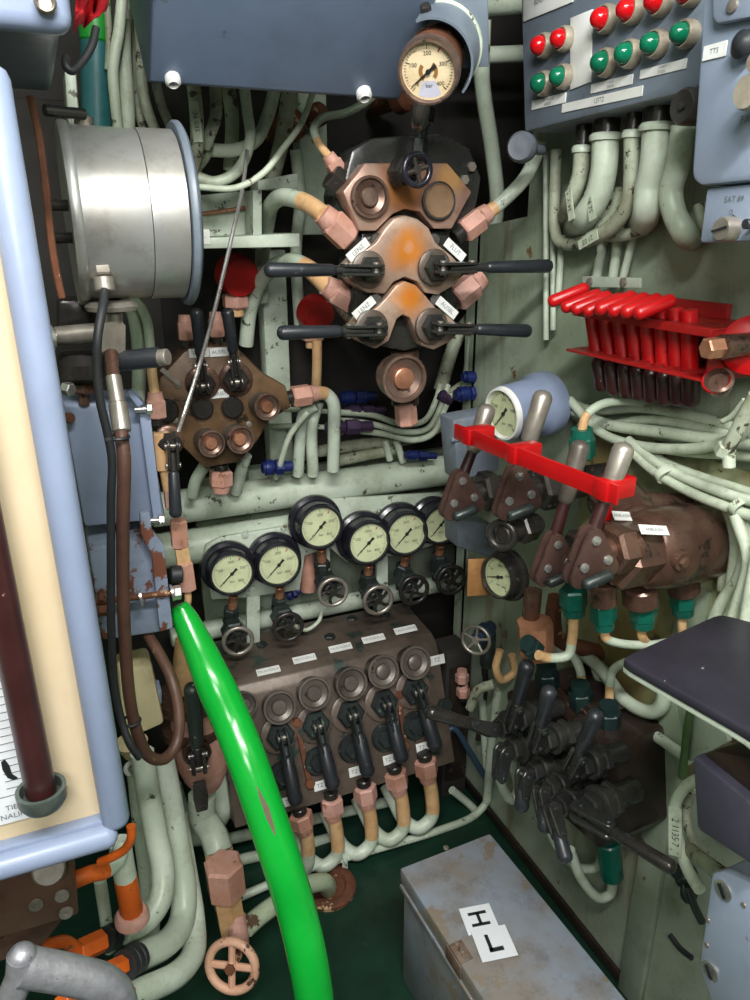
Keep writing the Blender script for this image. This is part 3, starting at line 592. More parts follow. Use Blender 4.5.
def conn(name, lb, a, b, y, r, m):
    p0, p1 = Yp(*a, y), Yp(*b, y); d = p1-p0; q = px(r, p0); t = thing(name, lb, 'connector', p0, 'coloured cable connectors')
    MB().cyl(p0, p0+d*.4, q*.75).lathe([(0, 0), (q, 0), (q*1.05, d.length*.05), (q, d.length*.12), (q*1.05, d.length*.2), (q*.95, d.length*.25), (0, d.length*.25)], fr(p0+d*.1, d), 16).build('shell', m, t)
    MB().hexn(p0+d*.42, p0+d*.72, q).cyl(p0+d*.7, p1, q*.7).build('coupling', m, t)
conn('cable_connector', 'purple connector below left of the round star plug', (326, 428), (372, 426), 1.6, 8, 'purple'); conn('cable_connector', 'upper purple connector behind the round star plug', (345, 412), (385, 410), 1.63, 6, 'purple')
conn('cable_connector', 'upper blue connector right of the round star plug', (462, 377), (496, 377), 1.55, 6, 'bluefit'); conn('cable_connector', 'lower blue connector right of the round star plug', (455, 395), (490, 391), 1.55, 7.5, 'bluefit')
conn('cable_connector', 'dark blue connector in the shade left of the round star plug', (340, 398), (376, 396), 1.68, 7, 'bluefit'); conn('cable_connector', 'blue connector on the big pipe below the octagonal manifold', (262, 468), (292, 466), 1.58, 8, 'bluefit')
conn('cable_connector', 'blue connector lying on the big pipe below the round star plug', (405, 455), (436, 456), 1.6, 5, 'bluefit'); conn('cable_connector', 'small purple connector under the lower blue connector', (440, 394), (450, 402), 1.5, 6, 'purple')
pipe('cable_tray', 'pale diagonal cable tray strut behind the lower right star lever', 'bracket', [(440, 390, 1.64), (456, 340, 1.64), (470, 318, 1.64)], 7, 'cabledirty')

# ================================================================== big horizontal pipes and gauge row
def bigpipe(lb, a, b, r, y):
    p0, p1 = Yp(*a, y), Yp(*b, y); q = px(r, (p0+p1)/2); t = thing('main_pipe', lb, 'pipe', p0)
    z = (p0.z+p1.z)/2; p0.z = p1.z = z
    MB().cyl(p0, p1, q, n=28).build('pipe_run', 'gpipe', t); return t, p0, p1, q
b1 = bigpipe('upper thick pale green pipe across the back below the manifolds', (150, 508), (462, 470), 16, 1.66)
b2 = bigpipe('lower thick pale green pipe behind the row of gauges', (150, 552), (470, 503), 17, 1.68)
b3 = bigpipe('pale green pipe low behind the gauge valves', (170, 632), (460, 585), 9, 1.72)
YG = 1.615
gp = thing('stepped_plate', 'pale green stepped metal plate carrying the row of gauges', 'panel', Yp(330, 600, YG))
MB().pris([(203, 560), (206, 545), (222, 537), (290, 526), (290, 515), (300, 505), (320, 500), (455, 492), (455, 538), (425, 548), (395, 556), (346, 562), (330, 548), (305, 556), (300, 590), (245, 598), (212, 600)], YG, YG+.012, .003).build('plate', 'green', gp)
for u0, u1, v0, v1 in ((247, 260, 590, 648), (377, 388, 552, 612), (322, 330, 548, 600)): MB().pris([(u0, v0), (u1, v0), (u1, v1), (u0, v1)], YG+.002, YG+.014, .001).build('strut', 'green', gp)
k = MB()
for u, v in ((245, 535), (252, 589), (284, 528), (430, 508), (225, 593)): screw_head(k, Yp(u, v, YG), n0, .009)
k.each('bolt', 'green', gp)
GG = [(232, 574, 'leftmost gauge of the row, above the first small handwheel'), (279, 565, 'second gauge from the left, lower than the middle one'), (321, 527, 'highest gauge of the row, raised above its neighbours'),
      (369, 543, 'fourth gauge from the left in the row'), (407, 534, 'fifth gauge, right of centre in the row'), (441, 525, 'shaded last gauge of the row, half behind the lever plate')]
WW = [(238, 641), (288, 627), (333, 592), (378, 600), (414, 590), (451, 580)]
for i, (u, v, lb) in enumerate(GG):
    c = Yp(u, v, YG-.068); R = px(20.3 if i < 5 else 18, c)
    gauge('pressure_gauge', 'black-cased '+lb, fr(c, V((-.05, -1, .10))), R, .062, 'row of black-cased gauges', needle=222+(i % 3)*2)
    w = Yp(*WW[i], YG-.085); q = px(16.5, w)
    t = thing('gauge_valve', 'black handwheel needle valve under the '+lb.split(',')[0], 'valve', w+V((0, .06, -.02)), 'handwheel valves under the gauges')
    wheel(t, fr(w, V((-.1, -1, .05))), q, q*.14, 'blackmetal', 'steel' if i in (0, 2, 3) else 'blackmetal', 5, curved=.5)
    MB().cyl(w+V((0, .01, 0)), w+V((0, .09, .012)), q*.42).hexn(w+V((0, .03, .004)), w+V((0, .06, .008)), q*.75).build('valve_body', 'tealblack', t)
    top = Yp(u, v, YG-.03)-V((0, 0, R*1.2)); bt = w+V((0, .075, .01))
    mid = top.lerp(bt, .45)
    MB().cyl(top, mid, q*.28).build('stem', 'copper', t)
    MB().hexn(mid, mid.lerp(bt, .5), q*.5).cyl(mid.lerp(bt, .4), bt-V((0, 0, q)), q*.36).build('neck', 'tealblack', t)
# loose fittings between the valves
pipe('copper_pipe', 'salmon pipe stub between the second and third gauge', 'pipe', [(305, 548, 1.66), (308, 575, 1.66), (308, 590, 1.66)], 8, 'pink')
conn('cable_connector', 'blue connector below the second gauge', (286, 596), (300, 590), 1.66, 6, 'bluefit')
pipe('green_cable', 'thin pale wire curling between two valves above the brown block', 'cable', [(290, 622, 1.6), (305, 630, 1.58), (318, 622, 1.58), (322, 612, 1.6)], 2, 'cable')

# ================================================================== lower brown lever block
al = math.radians(22); nB = V((0, -_c(al), _s(al))); uB = V((0, _s(al), _c(al)))
OB = V((.5, 1.46, .49))
def B(u, v, h=0): return Pp(u, v, OB+nB*h, nB)
xl, xr = B(222, 740).x, B(446, 700).x
zt = Yp(330, 655, 1.50).z
lb = thing('lever_block', 'dark brown sloping valve block with a row of labels under the gauges', 'manifold', V(((xl+xr)/2, 1.55, .18)))
bot = B(360, 791)
zl = OB.z+.02; prof = [(1.66, zt+.01), (1.50, zt), (1.475, zl), (OB.y-.0, OB.z), (bot.y, bot.z), (bot.y+.05, bot.z-.01), (1.66, bot.z+.04)]
M_ = Matrix(((0, 0, 1, xl), (1, 0, 0, 0), (0, 1, 0, 0), (0, 0, 0, 1)))
MB().prism(prof, xr-xl, M_, .004).build('block_body', 'bronzedk', lb)
MB().wbox(xr, xr+.004, 1.5, 1.62, bot.z+.08, zt-.03).build('end_cover', 'block', lb)
for (u, v) in ((268, 670), (304, 658), (340, 647), (373, 638), (405, 629)):
    d_ = V((0, -(zt-zl), -.025)).normalized(); nn = V((0, -(zt-zl), -(-.025))).normalized(); nn = V((0, -1, .2)).normalized()
    c = Pp(u, v, V((0, 1.4755+.012, (zt+zl)/2)), V((0, -(zt-zl), .025)).normalized())+V((0, -.003, 0)); label_plate(lb, c, V((0, -(zt-zl), .025)), (0, 0, 1), px(24, c), px(8, c), 'TAUCHZELLE', px(3.6, c))
k = MB()
for (u, v) in ((262, 648), (300, 635), (330, 640), (352, 622), (385, 618), (408, 608)): k.hexn(Zp(u, v, zt-.002), Zp(u, v, zt-.002)+V((0, 0, .014)), px(8, SC)).cut()
k.each('ledge_nut', 'tealblack', lb)
CAPS = [(245, 705), (280, 708), (315, 694), (352, 684), (384, 672), (416, 663)]
for i, (u, v) in enumerate(CAPS):
    c = B(u, v, .045); M_ = fr(c-nB*.045, nB)
    q = px(17 if i else 13, c)
    ringcap(lb, c, nB, q, .045, 'blackmetal', 'capgrey', 'capgrey')
    
HEX2 = [(250, 747), (283, 776), (318, 762), (353, 749), (386, 738), (416, 726)]
for i, (u, v) in enumerate(HEX2):
    c = B(u, v, .012); q = px(14, c)
    hb = MB().lathe([(0, 0), (q, 0), (q*1.02, .008), (q*.9, .014), (0, .014)], fr(c-nB*.013, nB), 26).build('plug', 'tealblack', lb)
    MB().hexn(c-nB*.004, c+nB*.012, q*.68).build('hex_head', 'tealblack', hb)
LB_ = [(290, 801, 'TZ I'), (322, 785, 'TZ II'), (357, 771, 'TZ III'), (391, 759, 'TZ IV'), (424, 747, 'TZ V'), (437, 660, 'TZ')]
for (u, v, s) in LB_:
    c = B(u, v, .003); label_plate(lb, c, nB, uB, px(17, c), px(9.5, c), s, px(5.5, c))
k = MB()
for a, b in (((296, 722), (309, 783)), ((398, 694), (404, 745))):
    k.box((.012, (B(*a)-B(*b)).length, .01), fr((B(*a)+B(*b))/2+nB*.004, nB, B(*a)-B(*b)), .002); k.hexn(B(*a), B(*a)+nB*.014, .012).hexn(B(*b), B(*b)+nB*.014, .012).cut()
k.each('strap', 'rust', lb)
k = MB(); bolt(k, B(443, 705), nB, .02, .02); k.build('side_plug', 'tealblack', lb)
LEV = [(283, 738, 297, 812), (319, 727, 334, 796), (354, 716, 369, 783), (388, 705, 403, 769), (419, 692, 437, 757)]
ordn = ['leftmost', 'second', 'middle', 'fourth', 'rightmost']
for i, (u, v, u1, v1) in enumerate(LEV):
    c = B(u, v, .042); e = B(u1, v1-6, .062)
    lever('block_lever', '%s hanging black lever on the sloping brown block' % ordn[i], c, nB, e, px(15.5, c), 'hanging levers of the sloping brown block', base=.04, rg=px(7, c), grip=.74, gap=.009, bm='tealblack', ring='bronzedk')
NUT = [(300, 813, 305, 832), (331, 797, 333, 818), (364, 785, 367, 806), (395, 771, 399, 792), (425, 759, 428, 780)]
for i, (u, v, u1, v1) in enumerate(NUT):
    y = bot.y+.004; p0, p1 = Yp(u, v, y), Yp(u1, v1, y-.005)
    fitting('pipe_union', '%s salmon union nut under the sloping brown block' % ordn[i], p0, p1, px(12, p0), 'pink', 'salmon unions under the sloping brown block')
    yy = y-.005
    P = [(u1, v1-6, yy), (u1+4, v1+18, yy), (u1+3, v1+38, yy), (u1-10, v1+48, yy+.0), (u1-24, v1+40, yy+.02), (u1-34, v1+22, yy+.05), (u1-42, v1+6, yy+.09)]
    if i == 0: P = [(u1, v1-6, yy), (u1+3, v1+14, yy), (u1+2, v1+34, yy), (u1-8, v1+46, yy+.03), (u1-40, v1+52, yy+.06), (u1-70, v1+55, yy+.07)]
    pipe('green_pipe', 'tan ended pale pipe bending below the %s salmon nut' % ordn[i], 'pipe', P, 6.8, 'gpipe', 'bent pipes under the sloping brown block', ends=[(0, .27, 'tan')])
# low horizontal pipes behind
for lbp, a, b, r, y in (('upper pale pipe running low behind the union nuts', (230, 812), (330, 793), 6, 1.52), ('middle pale pipe running low behind the union nuts', (215, 842), (395, 800), 5.5, 1.5), ('lower pale pipe running low behind the union nuts', (215, 866), (340, 836), 5.5, 1.46)):
    pipe('green_pipe', lbp, 'pipe', [(a[0], a[1], y), ((a[0]+b[0])/2, (a[1]+b[1])/2, y), (b[0], b[1], y)], r, 'gpipe')
fp = pipe('floor_pipe', 'long thin pale pipe running along the floor in front of the brown block', 'pipe', [(215, 908, 1.34), (247, 894, 1.345), (310, 868, 1.35), (380, 848, 1.355), (440, 830, 1.36), (475, 815, 1.37), (488, 798, 1.38), (486, 760, 1.4), (482, 700, 1.42)], 4, 'gpipe')
pc = thing('pipe_clip', 'small pale clip holding the thin floor pipe', 'clip', Yp(345, 870, 1.34)); MB().torus(.014, .004, fr(Yp(344, 858, 1.345), (1, 0, .2)), 18, 6).build('loop', 'green', pc)
MB().box((.014, .004, .05), Matrix.Translation(Yp(345, 867, 1.345)), .001).build('tab', 'green', pc)
# deck flange with bent pipe
df = thing('deck_flange', 'rusty round deck flange with a pale bent pipe entering it', 'flange', Zp(328, 890, 0))
c = Zp(328, 888, 0); MB().lathe([(.035, 0), (.068, 0), (.068, .008), (.06, .014), (.045, .014), (.04, .006), (.035, .006)], Matrix.Translation(c), 28).build('flange', 'rust', df)
pipe('green_pipe', 'chipped pale pipe bending from the wheel valve into the deck flange', 'pipe', [Zp(328, 890, 0.005), Zp(328, 886, .04)]+[V(p) for p in (Zp(322, 882, .09), Zp(305, 886, .11), Zp(285, 898, .115), Zp(262, 914, .12), Zp(246, 928, .125))], 9, mat('chipped_green_pipe', 'b4c2a4', .45, chip='5a4636', ca=.04, cs=18, bump=.3))
# lower right of block: dark handwheel valve, thin lines
t = thing('gauge_valve', 'dark blue stemmed valve with thin wheel right of the brown block', 'valve', Yp(500, 630, 1.3)); c = Yp(476, 640, 1.28); M_ = fr(c, V((-.75, -.6, .15)))
wheel(t, M_, px(16, c), px(1.8, c), 'steel', None, 5); MB().cyl(M_ @ V((0, 0, -.01)), M_ @ V((0, 0, -.1)), px(7, c)).hexn(M_ @ V((0, 0, -.04)), M_ @ V((0, 0, -.07)), px(10, c)).build('valve_body', mat('dark_blue_valve', '25384e', .4, .2), t)
MB().rod(M_ @ V((0, 0, -.09)), M_ @ V((0, 0, -.09))+V((0, .0, -.11)), px(8, c)).build('elbow', 'tealblack', t)
pipe('pink_union_block', 'salmon and tan pipe union block under the brass gauge', 'pipe fitting', [(535, 622, .99), (536, 654, .99)], 18, mat('brown_salmon_primer', 'a8795c', .5, var='8f6248', vs=14, bump=.3), n=8)
for lbp, P, r, m in (('small tan curled pipe below the thin wheel valve', [(500, 650, 1.3), (496, 668, 1.3), (502, 680, 1.3), (514, 672, 1.3), (512, 655, 1.3)], 4, 'tan'), ('pale stub pipe with dirty end left of the dark levers', [(470, 708, 1.36), (478, 690, 1.34), (494, 684, 1.32)], 5, 'cabledirty'),
                  ('dark thin pipe hanging right of the brown block', [(484, 660, 1.4), (486, 700, 1.42), (478, 740, 1.42)], 3, 'blackmetal'), ('pale pipe leaning in the dark gap above the grey box', [(452, 790, 1.4), (470, 805, 1.4), (484, 820, 1.38)], 4, 'gpipe'), ('pale riser pipe in the dark gap left of the lever cluster', [(498, 690, 1.36), (492, 740, 1.36), (487, 800, 1.36)], 4.5, 'gpipe')):
    pipe('green_pipe', lbp, 'pipe', P, r, m)

# added dark body standing in for shade right of the brown block
dg = thing('dark_gap_filler', 'added dark filler body shading the gap right of the brown lever block', 'cabinet', V((.86, 1.5, 0)))
MB().wbox(xr+.03, .915, 1.47, 1.56, 0.0, zt-.06, .006).build('cabinet_body', 'dark', dg)  # filler box, dark tone in place of shade
MB().wbox(xr+.04, .905, 1.462, 1.47, .06, zt-.1, .003).build('cover', 'block', dg)
k = MB()
for x_, z_ in ((xr+.05, .1), (.895, .1), (xr+.05, zt-.12), (.895, zt-.12)): bolt(k, V((x_, 1.462, z_)), n0, .008, .006)
k.each('bolt', 'blackmetal', dg)
for i, (u, v) in enumerate(((463, 690), (462, 676))):
    fitting('pipe_union', ('lower' if i == 0 else 'upper')+' small salmon union in the dark gap right of the brown block', Yp(u, v+6, 1.44), Yp(u, v-6, 1.44), .018, 'pink')
pipe('blue_tube', 'thin dark blue tube slanting through the dark gap right of the brown block', 'pipe', [(440, 745, 1.42), (452, 728, 1.42), (470, 752, 1.40), (484, 775, 1.38)], 3, mat('dark_blue_tube', '2c4256', .45))
# rusty flanges in the recess behind the cables
for i, (u, v, r) in enumerate(((286, 128, 15), (312, 118, 11), (398, 100, 14))):
    c = Yp(u, v, 1.70); t = thing('rusty_flange', ('left', 'middle', 'right')[i]+' red brown flange in the recess behind the overhead box cables', 'flange', c, 'red brown flanges in the recess')
    MB().lathe([(0, 0), (px(r, c), 0), (px(r, c), .03), (px(r*.7, c), .04), (0, .04)], fr(c, V((.3, -1, .2))), 26).build('disc', 'rust', t); MB().cyl(c, c+V((0, .12, 0)), px(r*.6, c)).build('neck', 'rust', t)
pipe('green_pipe', 'pale riser behind the small curled pipe left of the star manifold', 'pipe', [(296, 150, 1.66), (300, 200, 1.66), (296, 250, 1.68), (300, 330, 1.68)], 6, 'gpipe')
pipe('copper_pipe', 'tan pipe dropping from the red cap behind the lower left star lever', 'pipe', [(317, 340, 1.62), (317, 365, 1.62), (316, 392, 1.62)], 5, 'tan')
# ================================================================== overhead grey box
ob = thing('overhead_box', 'large slate grey box hanging overhead at the top with two pale glands', 'box', Yp(290, 92, 1.25))
a_, b_ = Yp(150, 85, 1.22), Yp(400, 97, 1.22); zz = (a_.z+b_.z)/2
MB().prism([(1.22, zz), (.93, zz+.27), (.93, zz+.5), (1.42, zz+.5), (1.42, zz+.2), (1.25, zz+.004)], b_.x-a_.x, Matrix(((0, 0, 1, a_.x), (1, 0, 0, 0), (0, 1, 0, 0), (0, 0, 0, 1))), .004).build('box_body', 'steelblue', ob)
for u, v in ((174, 76), (367, 91)):
    c = Yp(u, v, 1.20); MB().lathe([(0, 0), (px(8, c), 0), (px(8, c), .02), (px(5, c), .024), (px(4.6, c), .012), (0, .012)], fr(c+V((0, .02, .01)), V((.0, -.6, -1))), 18).build('gland', 'label', ob)
# ================================================================== grey box top left corner
zc = Yp(40, 31, .80).z
p0 = Yp(-60, 31, .80); p1 = Yp(74, 31, .80); yb = Zp(40, 100, zc).y
tl = thing('switch_box', 'pale grey blue box with rounded corner at the top left edge', 'box', V(((p0.x+p1.x)/2, (.8+yb)/2, zc)))
MB().box((p1.x-p0.x, yb-.82, .3), Matrix.Translation(((p0.x+p1.x)/2-.006, (.82+yb)/2, zc+.16)), .012, 3).build('box_body', 'greydk', tl)
MB().box((p1.x-p0.x, .03, .3), Matrix.Translation(((p0.x+p1.x)/2, .812, zc+.15)), .014, 4).build('lid', 'blue', tl)
c = Yp(45, 4, .796); MB().lathe([(px(9, c), 0), (px(11, c), .006), (px(9, c), .01), (px(6, c), .004), (0, .004)], front(c), 20).build('screw', 'steel', tl)
# red cloth and strap
rc = MB()
rows = []
for i in range(13):
    t_ = i/12; row = []
    for j in range(9):
        s_ = j/8
        p = Yp(77+34*s_-4*t_, -12+ (46*t_)*(1-.55*s_) + 3*_s(6*s_+3*t_), 1.0)
        p.y += .02*_s(9*s_+4*t_)+.012*_s(17*s_-5*t_); row.append(p)
    rows.append(row)
vs = [p for r_ in rows for p in r_]; nn_ = len(vs); vs2 = [p+V((0, .006, 0)) for p in vs]
fs = []
for i in range(12):
    for j in range(8):
        a = i*9+j; fs += [(a, a+1, a+10, a+9), (nn_+a, nn_+a+9, nn_+a+10, nn_+a+1)]
bd = [j for j in range(9)]+[i*9+8 for i in range(1, 13)]+[12*9+j for j in range(7, -1, -1)]+[i*9 for i in range(11, 0, -1)]
for a, b in zip(bd, bd[1:]+bd[:1]): fs.append((a, b, b+nn_, a+nn_))
tag(rc.raw(vs+vs2, fs).build('red_cloth', 'cloth', ang=80), 'crumpled bright red cloth stuffed behind the top left box', 'cloth')
pipe('strap', 'black rubber strap looping below the red cloth', 'strap', [(96, 28, .98), (92, 45, .97), (82, 62, .96), (71, 71, .95), (66, 66, .95), (66, 58, .96)], 4, 'strap')
# teal column + cables
tc = thing('stanchion', 'teal painted pipe column with a bright green band, behind the silver drum', 'pipe', Yp(98, 300, 1.5))
MB().cyl(Yp(96, 42, 1.5), Yp(100, 320, 1.5), px(15, Yp(96, 80, 1.5)), n=24).build('column', 'teal', tc); MB().cyl(Yp(94, -60, 1.5), Yp(96, 43, 1.5), px(15.5, Yp(96, 80, 1.5)), n=24).build('band', 'brightgreen', tc)
for i, (lbp, P, r) in enumerate((('pale cable nearest the teal column, running up', [(124, -20, 1.46), (119, 30, 1.46), (113, 70, 1.46), (115, 100, 1.46), (119, 135, 1.46)], 5.5), ('second thick cable right of the teal column', [(123, 20, 1.5), (124, 60, 1.5), (127, 100, 1.5), (128, 140, 1.5)], 7.5),
       ('shaded cable swinging right behind the silver drum', [(134, -20, 1.48), (140, 30, 1.48), (142, 80, 1.48), (146, 105, 1.48), (155, 130, 1.48)], 5.5), ('shaded cable with a bend above the drum flange', [(126, 0, 1.54), (133, 50, 1.54), (135, 95, 1.54), (144, 130, 1.54)], 5),
       ('dark cable deepest behind the silver drum', [(150, -20, 1.56), (152, 50, 1.56), (160, 100, 1.56), (172, 130, 1.56)], 5), ('thin cable squeezed against the teal column', [(106, -10, 1.47), (109, 40, 1.47), (108, 70, 1.47)], 3.5))):
    pipe('electric_cable', lbp, 'cable', P, r, 'cable' if i < 2 else 'cabledirty', 'cables right of the teal column')
tag(MB().pris([(64, 70), (76, 70), (80, 125), (68, 125)], 1.2, 1.25, .004).build('cable_duct', 'green'), 'short pale green duct strip between top left box and drum', 'duct')
# ================================================================== silver drum
yd = 1.17; R = px(83, Yp(125, 213, yd)); zl_ = Yp(130, 216, yd).z
xa = Yp(80, 206, yd-.1).x; xs = Yp(150, 206, yd-.1).x; xb = Yp(192, 206, yd-.1).x
o_ = V((xa, yd, zl_)); D = fr(o_, (1, 0, 0)); Lx = xb-xa
dr = thing('instrument_drum', 'big silver drum housing with a flanged rim lying on its side', 'drum', V(((xa+xb)/2, yd, zl_-R)))
MB().lathe([(0, 0), (R*.97, 0), (R*.975, .003), (R*.955, xs-xa), (0, xs-xa)], D, 56).build('drum_shell', 'alu', dr)
MB().lathe([(0, xs-xa+.001), (R*.965, xs-xa+.001), (R*.97, xs-xa+.004), (R*.97, Lx-.006), (0, Lx-.006)], D, 56).build('front_shell', 'alu', dr)
MB().lathe([(0, Lx-.004), (R*1.05, Lx-.004), (R*1.07, Lx-.001), (R*1.07, Lx+.004), (R*1.04, Lx+.007), (0, Lx+.007)], D, 56).build('flange', 'greydk', dr)
MB().lathe([(0, Lx+.007), (R*.99, Lx+.007), (R*.99, Lx+.010), (0, Lx+.010)], D, 56).build('gasket', 'strap', dr)
MB().lathe([(0, -.012), (R*1.0, -.012), (R*1.02, -.009), (R*1.02, -.002), (R*1., .001), (0, .001)], D, 56).build('back_rim', 'alu', dr)
MB().cyl(Yp(84, 128, yd), Yp(84, 116, yd), px(9, o_)).build('top_boss', 'steel', dr)
c = Yp(104, 282, yd-.09)
MB().hexn(c+V((0, .03, .05)), c+V((0, 0, .004)), px(12, c)).cyl(c+V((0, 0, .006)), c+V((0, -.004, -.012)), px(10, c)).build('cable_gland', 'steel', dr)
# rust strip
rs = MB(); P = [Yp(u, v, 1.02) for u, v in ((30, 96), (38, 130), (45, 180), (50, 230), (56, 270), (62, 298))]
rs.tube(P, px(4, P[0]), 8); tag(rs.build('rusty_bar', 'rust'), 'thin rusty curved bar left of the silver drum', 'bar')
for i, (u, v, y) in enumerate(((44, 110, 1.14), (46, 205, 1.1), (48, 238, 1.1))):
    a = Yp(u, v, y); tag(MB().cyl(a, a+V((.05, .02, 0)), .007).build('stud', 'blackmetal'), ('top', 'middle', 'lower')[i]+' dark stud between rusty bar and drum', 'stud', 'dark studs behind the rusty bar')
# drum support valve
vb = thing('drum_valve', 'steel valve body with black horizontal cylinder under the silver drum', 'valve', Yp(110, 430, 1.15))
ys = 1.13
MB().lathe([(0, 0), (.034, 0), (.036, .006), (.03, .012), (0, .012)], fr(Yp(112, 310, ys), (0, 0, 1)), 24).build('collar', 'steel', vb)
MB().hexn(Yp(112, 322, ys), Yp(112, 353, ys), px(15, c)).cyl(Yp(112, 312, ys), Yp(112, 325, ys), px(11, c)).build('hex_body', 'steel', vb)
a = Yp(56, 336, 1.16); b_ = Yp(100, 332, 1.14)
MB().cyl(a, b_, px(10, c)).build('arm', 'steel', vb)
MB().lathe([(0, 0), (.016, 0), (.02, .004), (.02, .012), (0, .012)], fr(Yp(52, 337, 1.14), (-1, -.5, 0)), 20).build('end_cap', 'chrome', vb)
MB().cyl(Yp(112, 362, ys), Yp(160, 357, ys-.03), px(11, c), n=24).build('black_cylinder', 'grip', vb)
MB().cyl(Yp(155, 358, ys-.028), Yp(168, 357, ys-.04), px(9, c), n=24).build('knurled_end', 'steel', vb)
MB().lathe([(0, 0), (.04, .0), (.042, .02), (.03, .035), (0, .035)], fr(Yp(85, 375, 1.2), (0, 0, 1)), 24).build('dark_body', 'blackmetal', vb)
MB().hexn(Yp(84, 382, 1.2), Yp(84, 393, 1.2), .02).cyl(Yp(84, 390, 1.2), Yp(84, 405, 1.2), .008).build('bottom_nut', 'bronze', vb)
MB().hexn(Yp(64, 388, 1.15), Yp(72, 390, 1.14), .010).build('side_nut', 'chrome', vb)
MB().pris([(58, 300), (98, 300), (104, 328), (58, 334)], 1.2, 1.28, .006).build('mount_block', 'blackmetal', vb)
# brown braided hose with steel ferrule + black cable
yh = 1.02
hs = thing('braided_hose', 'brown braided hose with steel end sleeve hanging from the drum valve in a loop', 'hose', Yp(150, 755, yh))
MB().cyl(Yp(111, 352, 1.1), Yp(113, 378, 1.07), px(7, c)).build('copper_stub', 'bronze', hs)
MB().cyl(Yp(113, 376, 1.07), Yp(118, 405, 1.05), px(8, c)).cyl(Yp(118, 403, 1.05), Yp(122, 432, 1.03), px(9.5, c)).build('end_sleeve', 'steel', hs)
P = [Yp(121, 430, 1.03)]+[Yp(u, v, y) for u, v, y in ((124, 460, 1.02), (123, 520, 1.02), (123, 580, 1.02), (125, 640, 1.02), (130, 700, 1.02), (138, 735, 1.02), (150, 757, 1.03), (166, 758, 1.05), (177, 742, 1.07), (179, 715, 1.09), (172, 680, 1.12), (160, 655, 1.16), (148, 635, 1.2))]
MB().tube(P, px(6.5, P[3]), 12).build('hose_run', 'brown', hs)
bc = thing('black_cable', 'black cable dropping from the silver drum beside the braided hose', 'cable', Yp(140, 745, yh))
P = [Yp(u, v, y) for u, v, y in ((105, 286, yd-.085), (103, 305, 1.03), (98, 335, 1.01), (97, 365, 1.01), (100, 400, 1.01), (108, 435, 1.01), (112, 460, 1.01), (111, 500, 1.01), (111, 560, 1.01), (111, 620, 1.01), (115, 690, 1.01), (122, 722, 1.0), (130, 744, .985), (140, 758, .98))]
MB().tube(P, px(4.6, P[3]), 10).build('cable_run', 'strap', bc)
for u, v in ((117, 437), (130, 721)):
    k = thing('cable_tie', ('upper' if v < 500 else 'lower')+' black cable tie binding cable and brown hose', 'cable tie', Yp(u, v, yh)); MB().torus(px(10.5, P[3]), .0025, fr(Yp(u+1, v, yh), (.05, 0, 1)), 22, 6).build('loop', 'strap', k); MB().box((.008, .012, .006), Matrix.Translation(Yp(u-9, v+2, yh-.01)), .001).build('head', 'strap', k)
# ================================================================== blue boxes
def bluebox(name, lbl, poly, y, d, m):
    t = thing(name, lbl, 'box', Yp(poly[-1][0], poly[-1][1], y)); MB().pris(poly, y, y+d, .008).build('box_body', m, t); return t
bb = bluebox('junction_box', 'upper pale blue box behind the braided hose', [(62, 404), (145, 400), (166, 520), (84, 528)], 1.2, .1, 'blue')
MB().pris([(139, 412), (150, 410), (163, 522), (154, 524)], 1.185, 1.2, .002).build('hinge_strip', 'blue', bb)
k = MB()
for u, v in ((146, 409), (158, 520)): k.cyl(Yp(u-12, v+1, 1.175), Yp(u+4, v, 1.175), .005).hexn(Yp(u, v, 1.175), Yp(u+6, v, 1.175), .009).cut()
k.each('hinge_bolt', 'chrome', bb)
MB().cyl(Yp(66, 418, 1.19), Yp(71, 418, 1.18), .008).build('plug', 'rust', bb)
MB().pris([(126, 392), (132, 390), (144, 404), (138, 408)], 1.17, 1.185, .002).build('lug', 'blue', bb)
b2_ = bluebox('junction_box', 'lower blue box with rusty worn edges and a threaded clamp rod', [(88, 548), (150, 538), (168, 632), (102, 642)], 1.18, .11, 'bluerust')
MB().pris([(140, 514), (150, 512), (152, 530), (164, 545), (173, 628), (160, 632), (152, 556), (141, 534)], 1.155, 1.17, .002).build('hinge_strip', 'bluerust', b2_)
MB().cyl(Yp(95, 602, 1.15), Yp(178, 592, 1.15), px(4, c)).build('clamp_rod', 'rust', b2_)
MB().lathe([(0, 0), (.017, 0), (.017, .004), (0, .004)], fr(Yp(139, 597, 1.15), (1, 0, .1)), 22).lathe([(0, 0), (.014, 0), (.014, .004), (0, .004)], fr(Yp(171, 593, 1.15), (1, 0, .1)), 22).build('washer', 'chrome', b2_)
MB().hexn(Yp(173, 593, 1.15), Yp(181, 592, 1.15), .012).build('nut', 'chrome', b2_)
MB().hexn(Yp(98, 610, 1.15), Yp(108, 609, 1.15), .011).hexn(Yp(98, 597, 1.15), Yp(104, 597, 1.15), .011).build('rusty_nut', 'rust', b2_)
cbx = bluebox('cream_box', 'small cream plastic box below the lower blue box', [(118, 672), (152, 664), (165, 724), (124, 742)], 1.24, .07, 'creambox')
MB().pris([(152, 692), (162, 690), (162, 704), (154, 706)], 1.25, 1.29, .003).build('side_tab', 'blue', cbx)
t = thing('cable_gland', 'cream cable gland with white ring under the cream box', 'gland', Yp(138, 760, 1.24)); MB().lathe([(0, 0), (.016, 0), (.03, .03), (0, .03)], fr(Yp(133, 755, 1.24), (0, 0, 1)), 22).build('funnel', 'creambox', t); MB().torus(.014, .005, front(Yp(134, 768, 1.22)), 20, 8).build('ring', 'label', t)
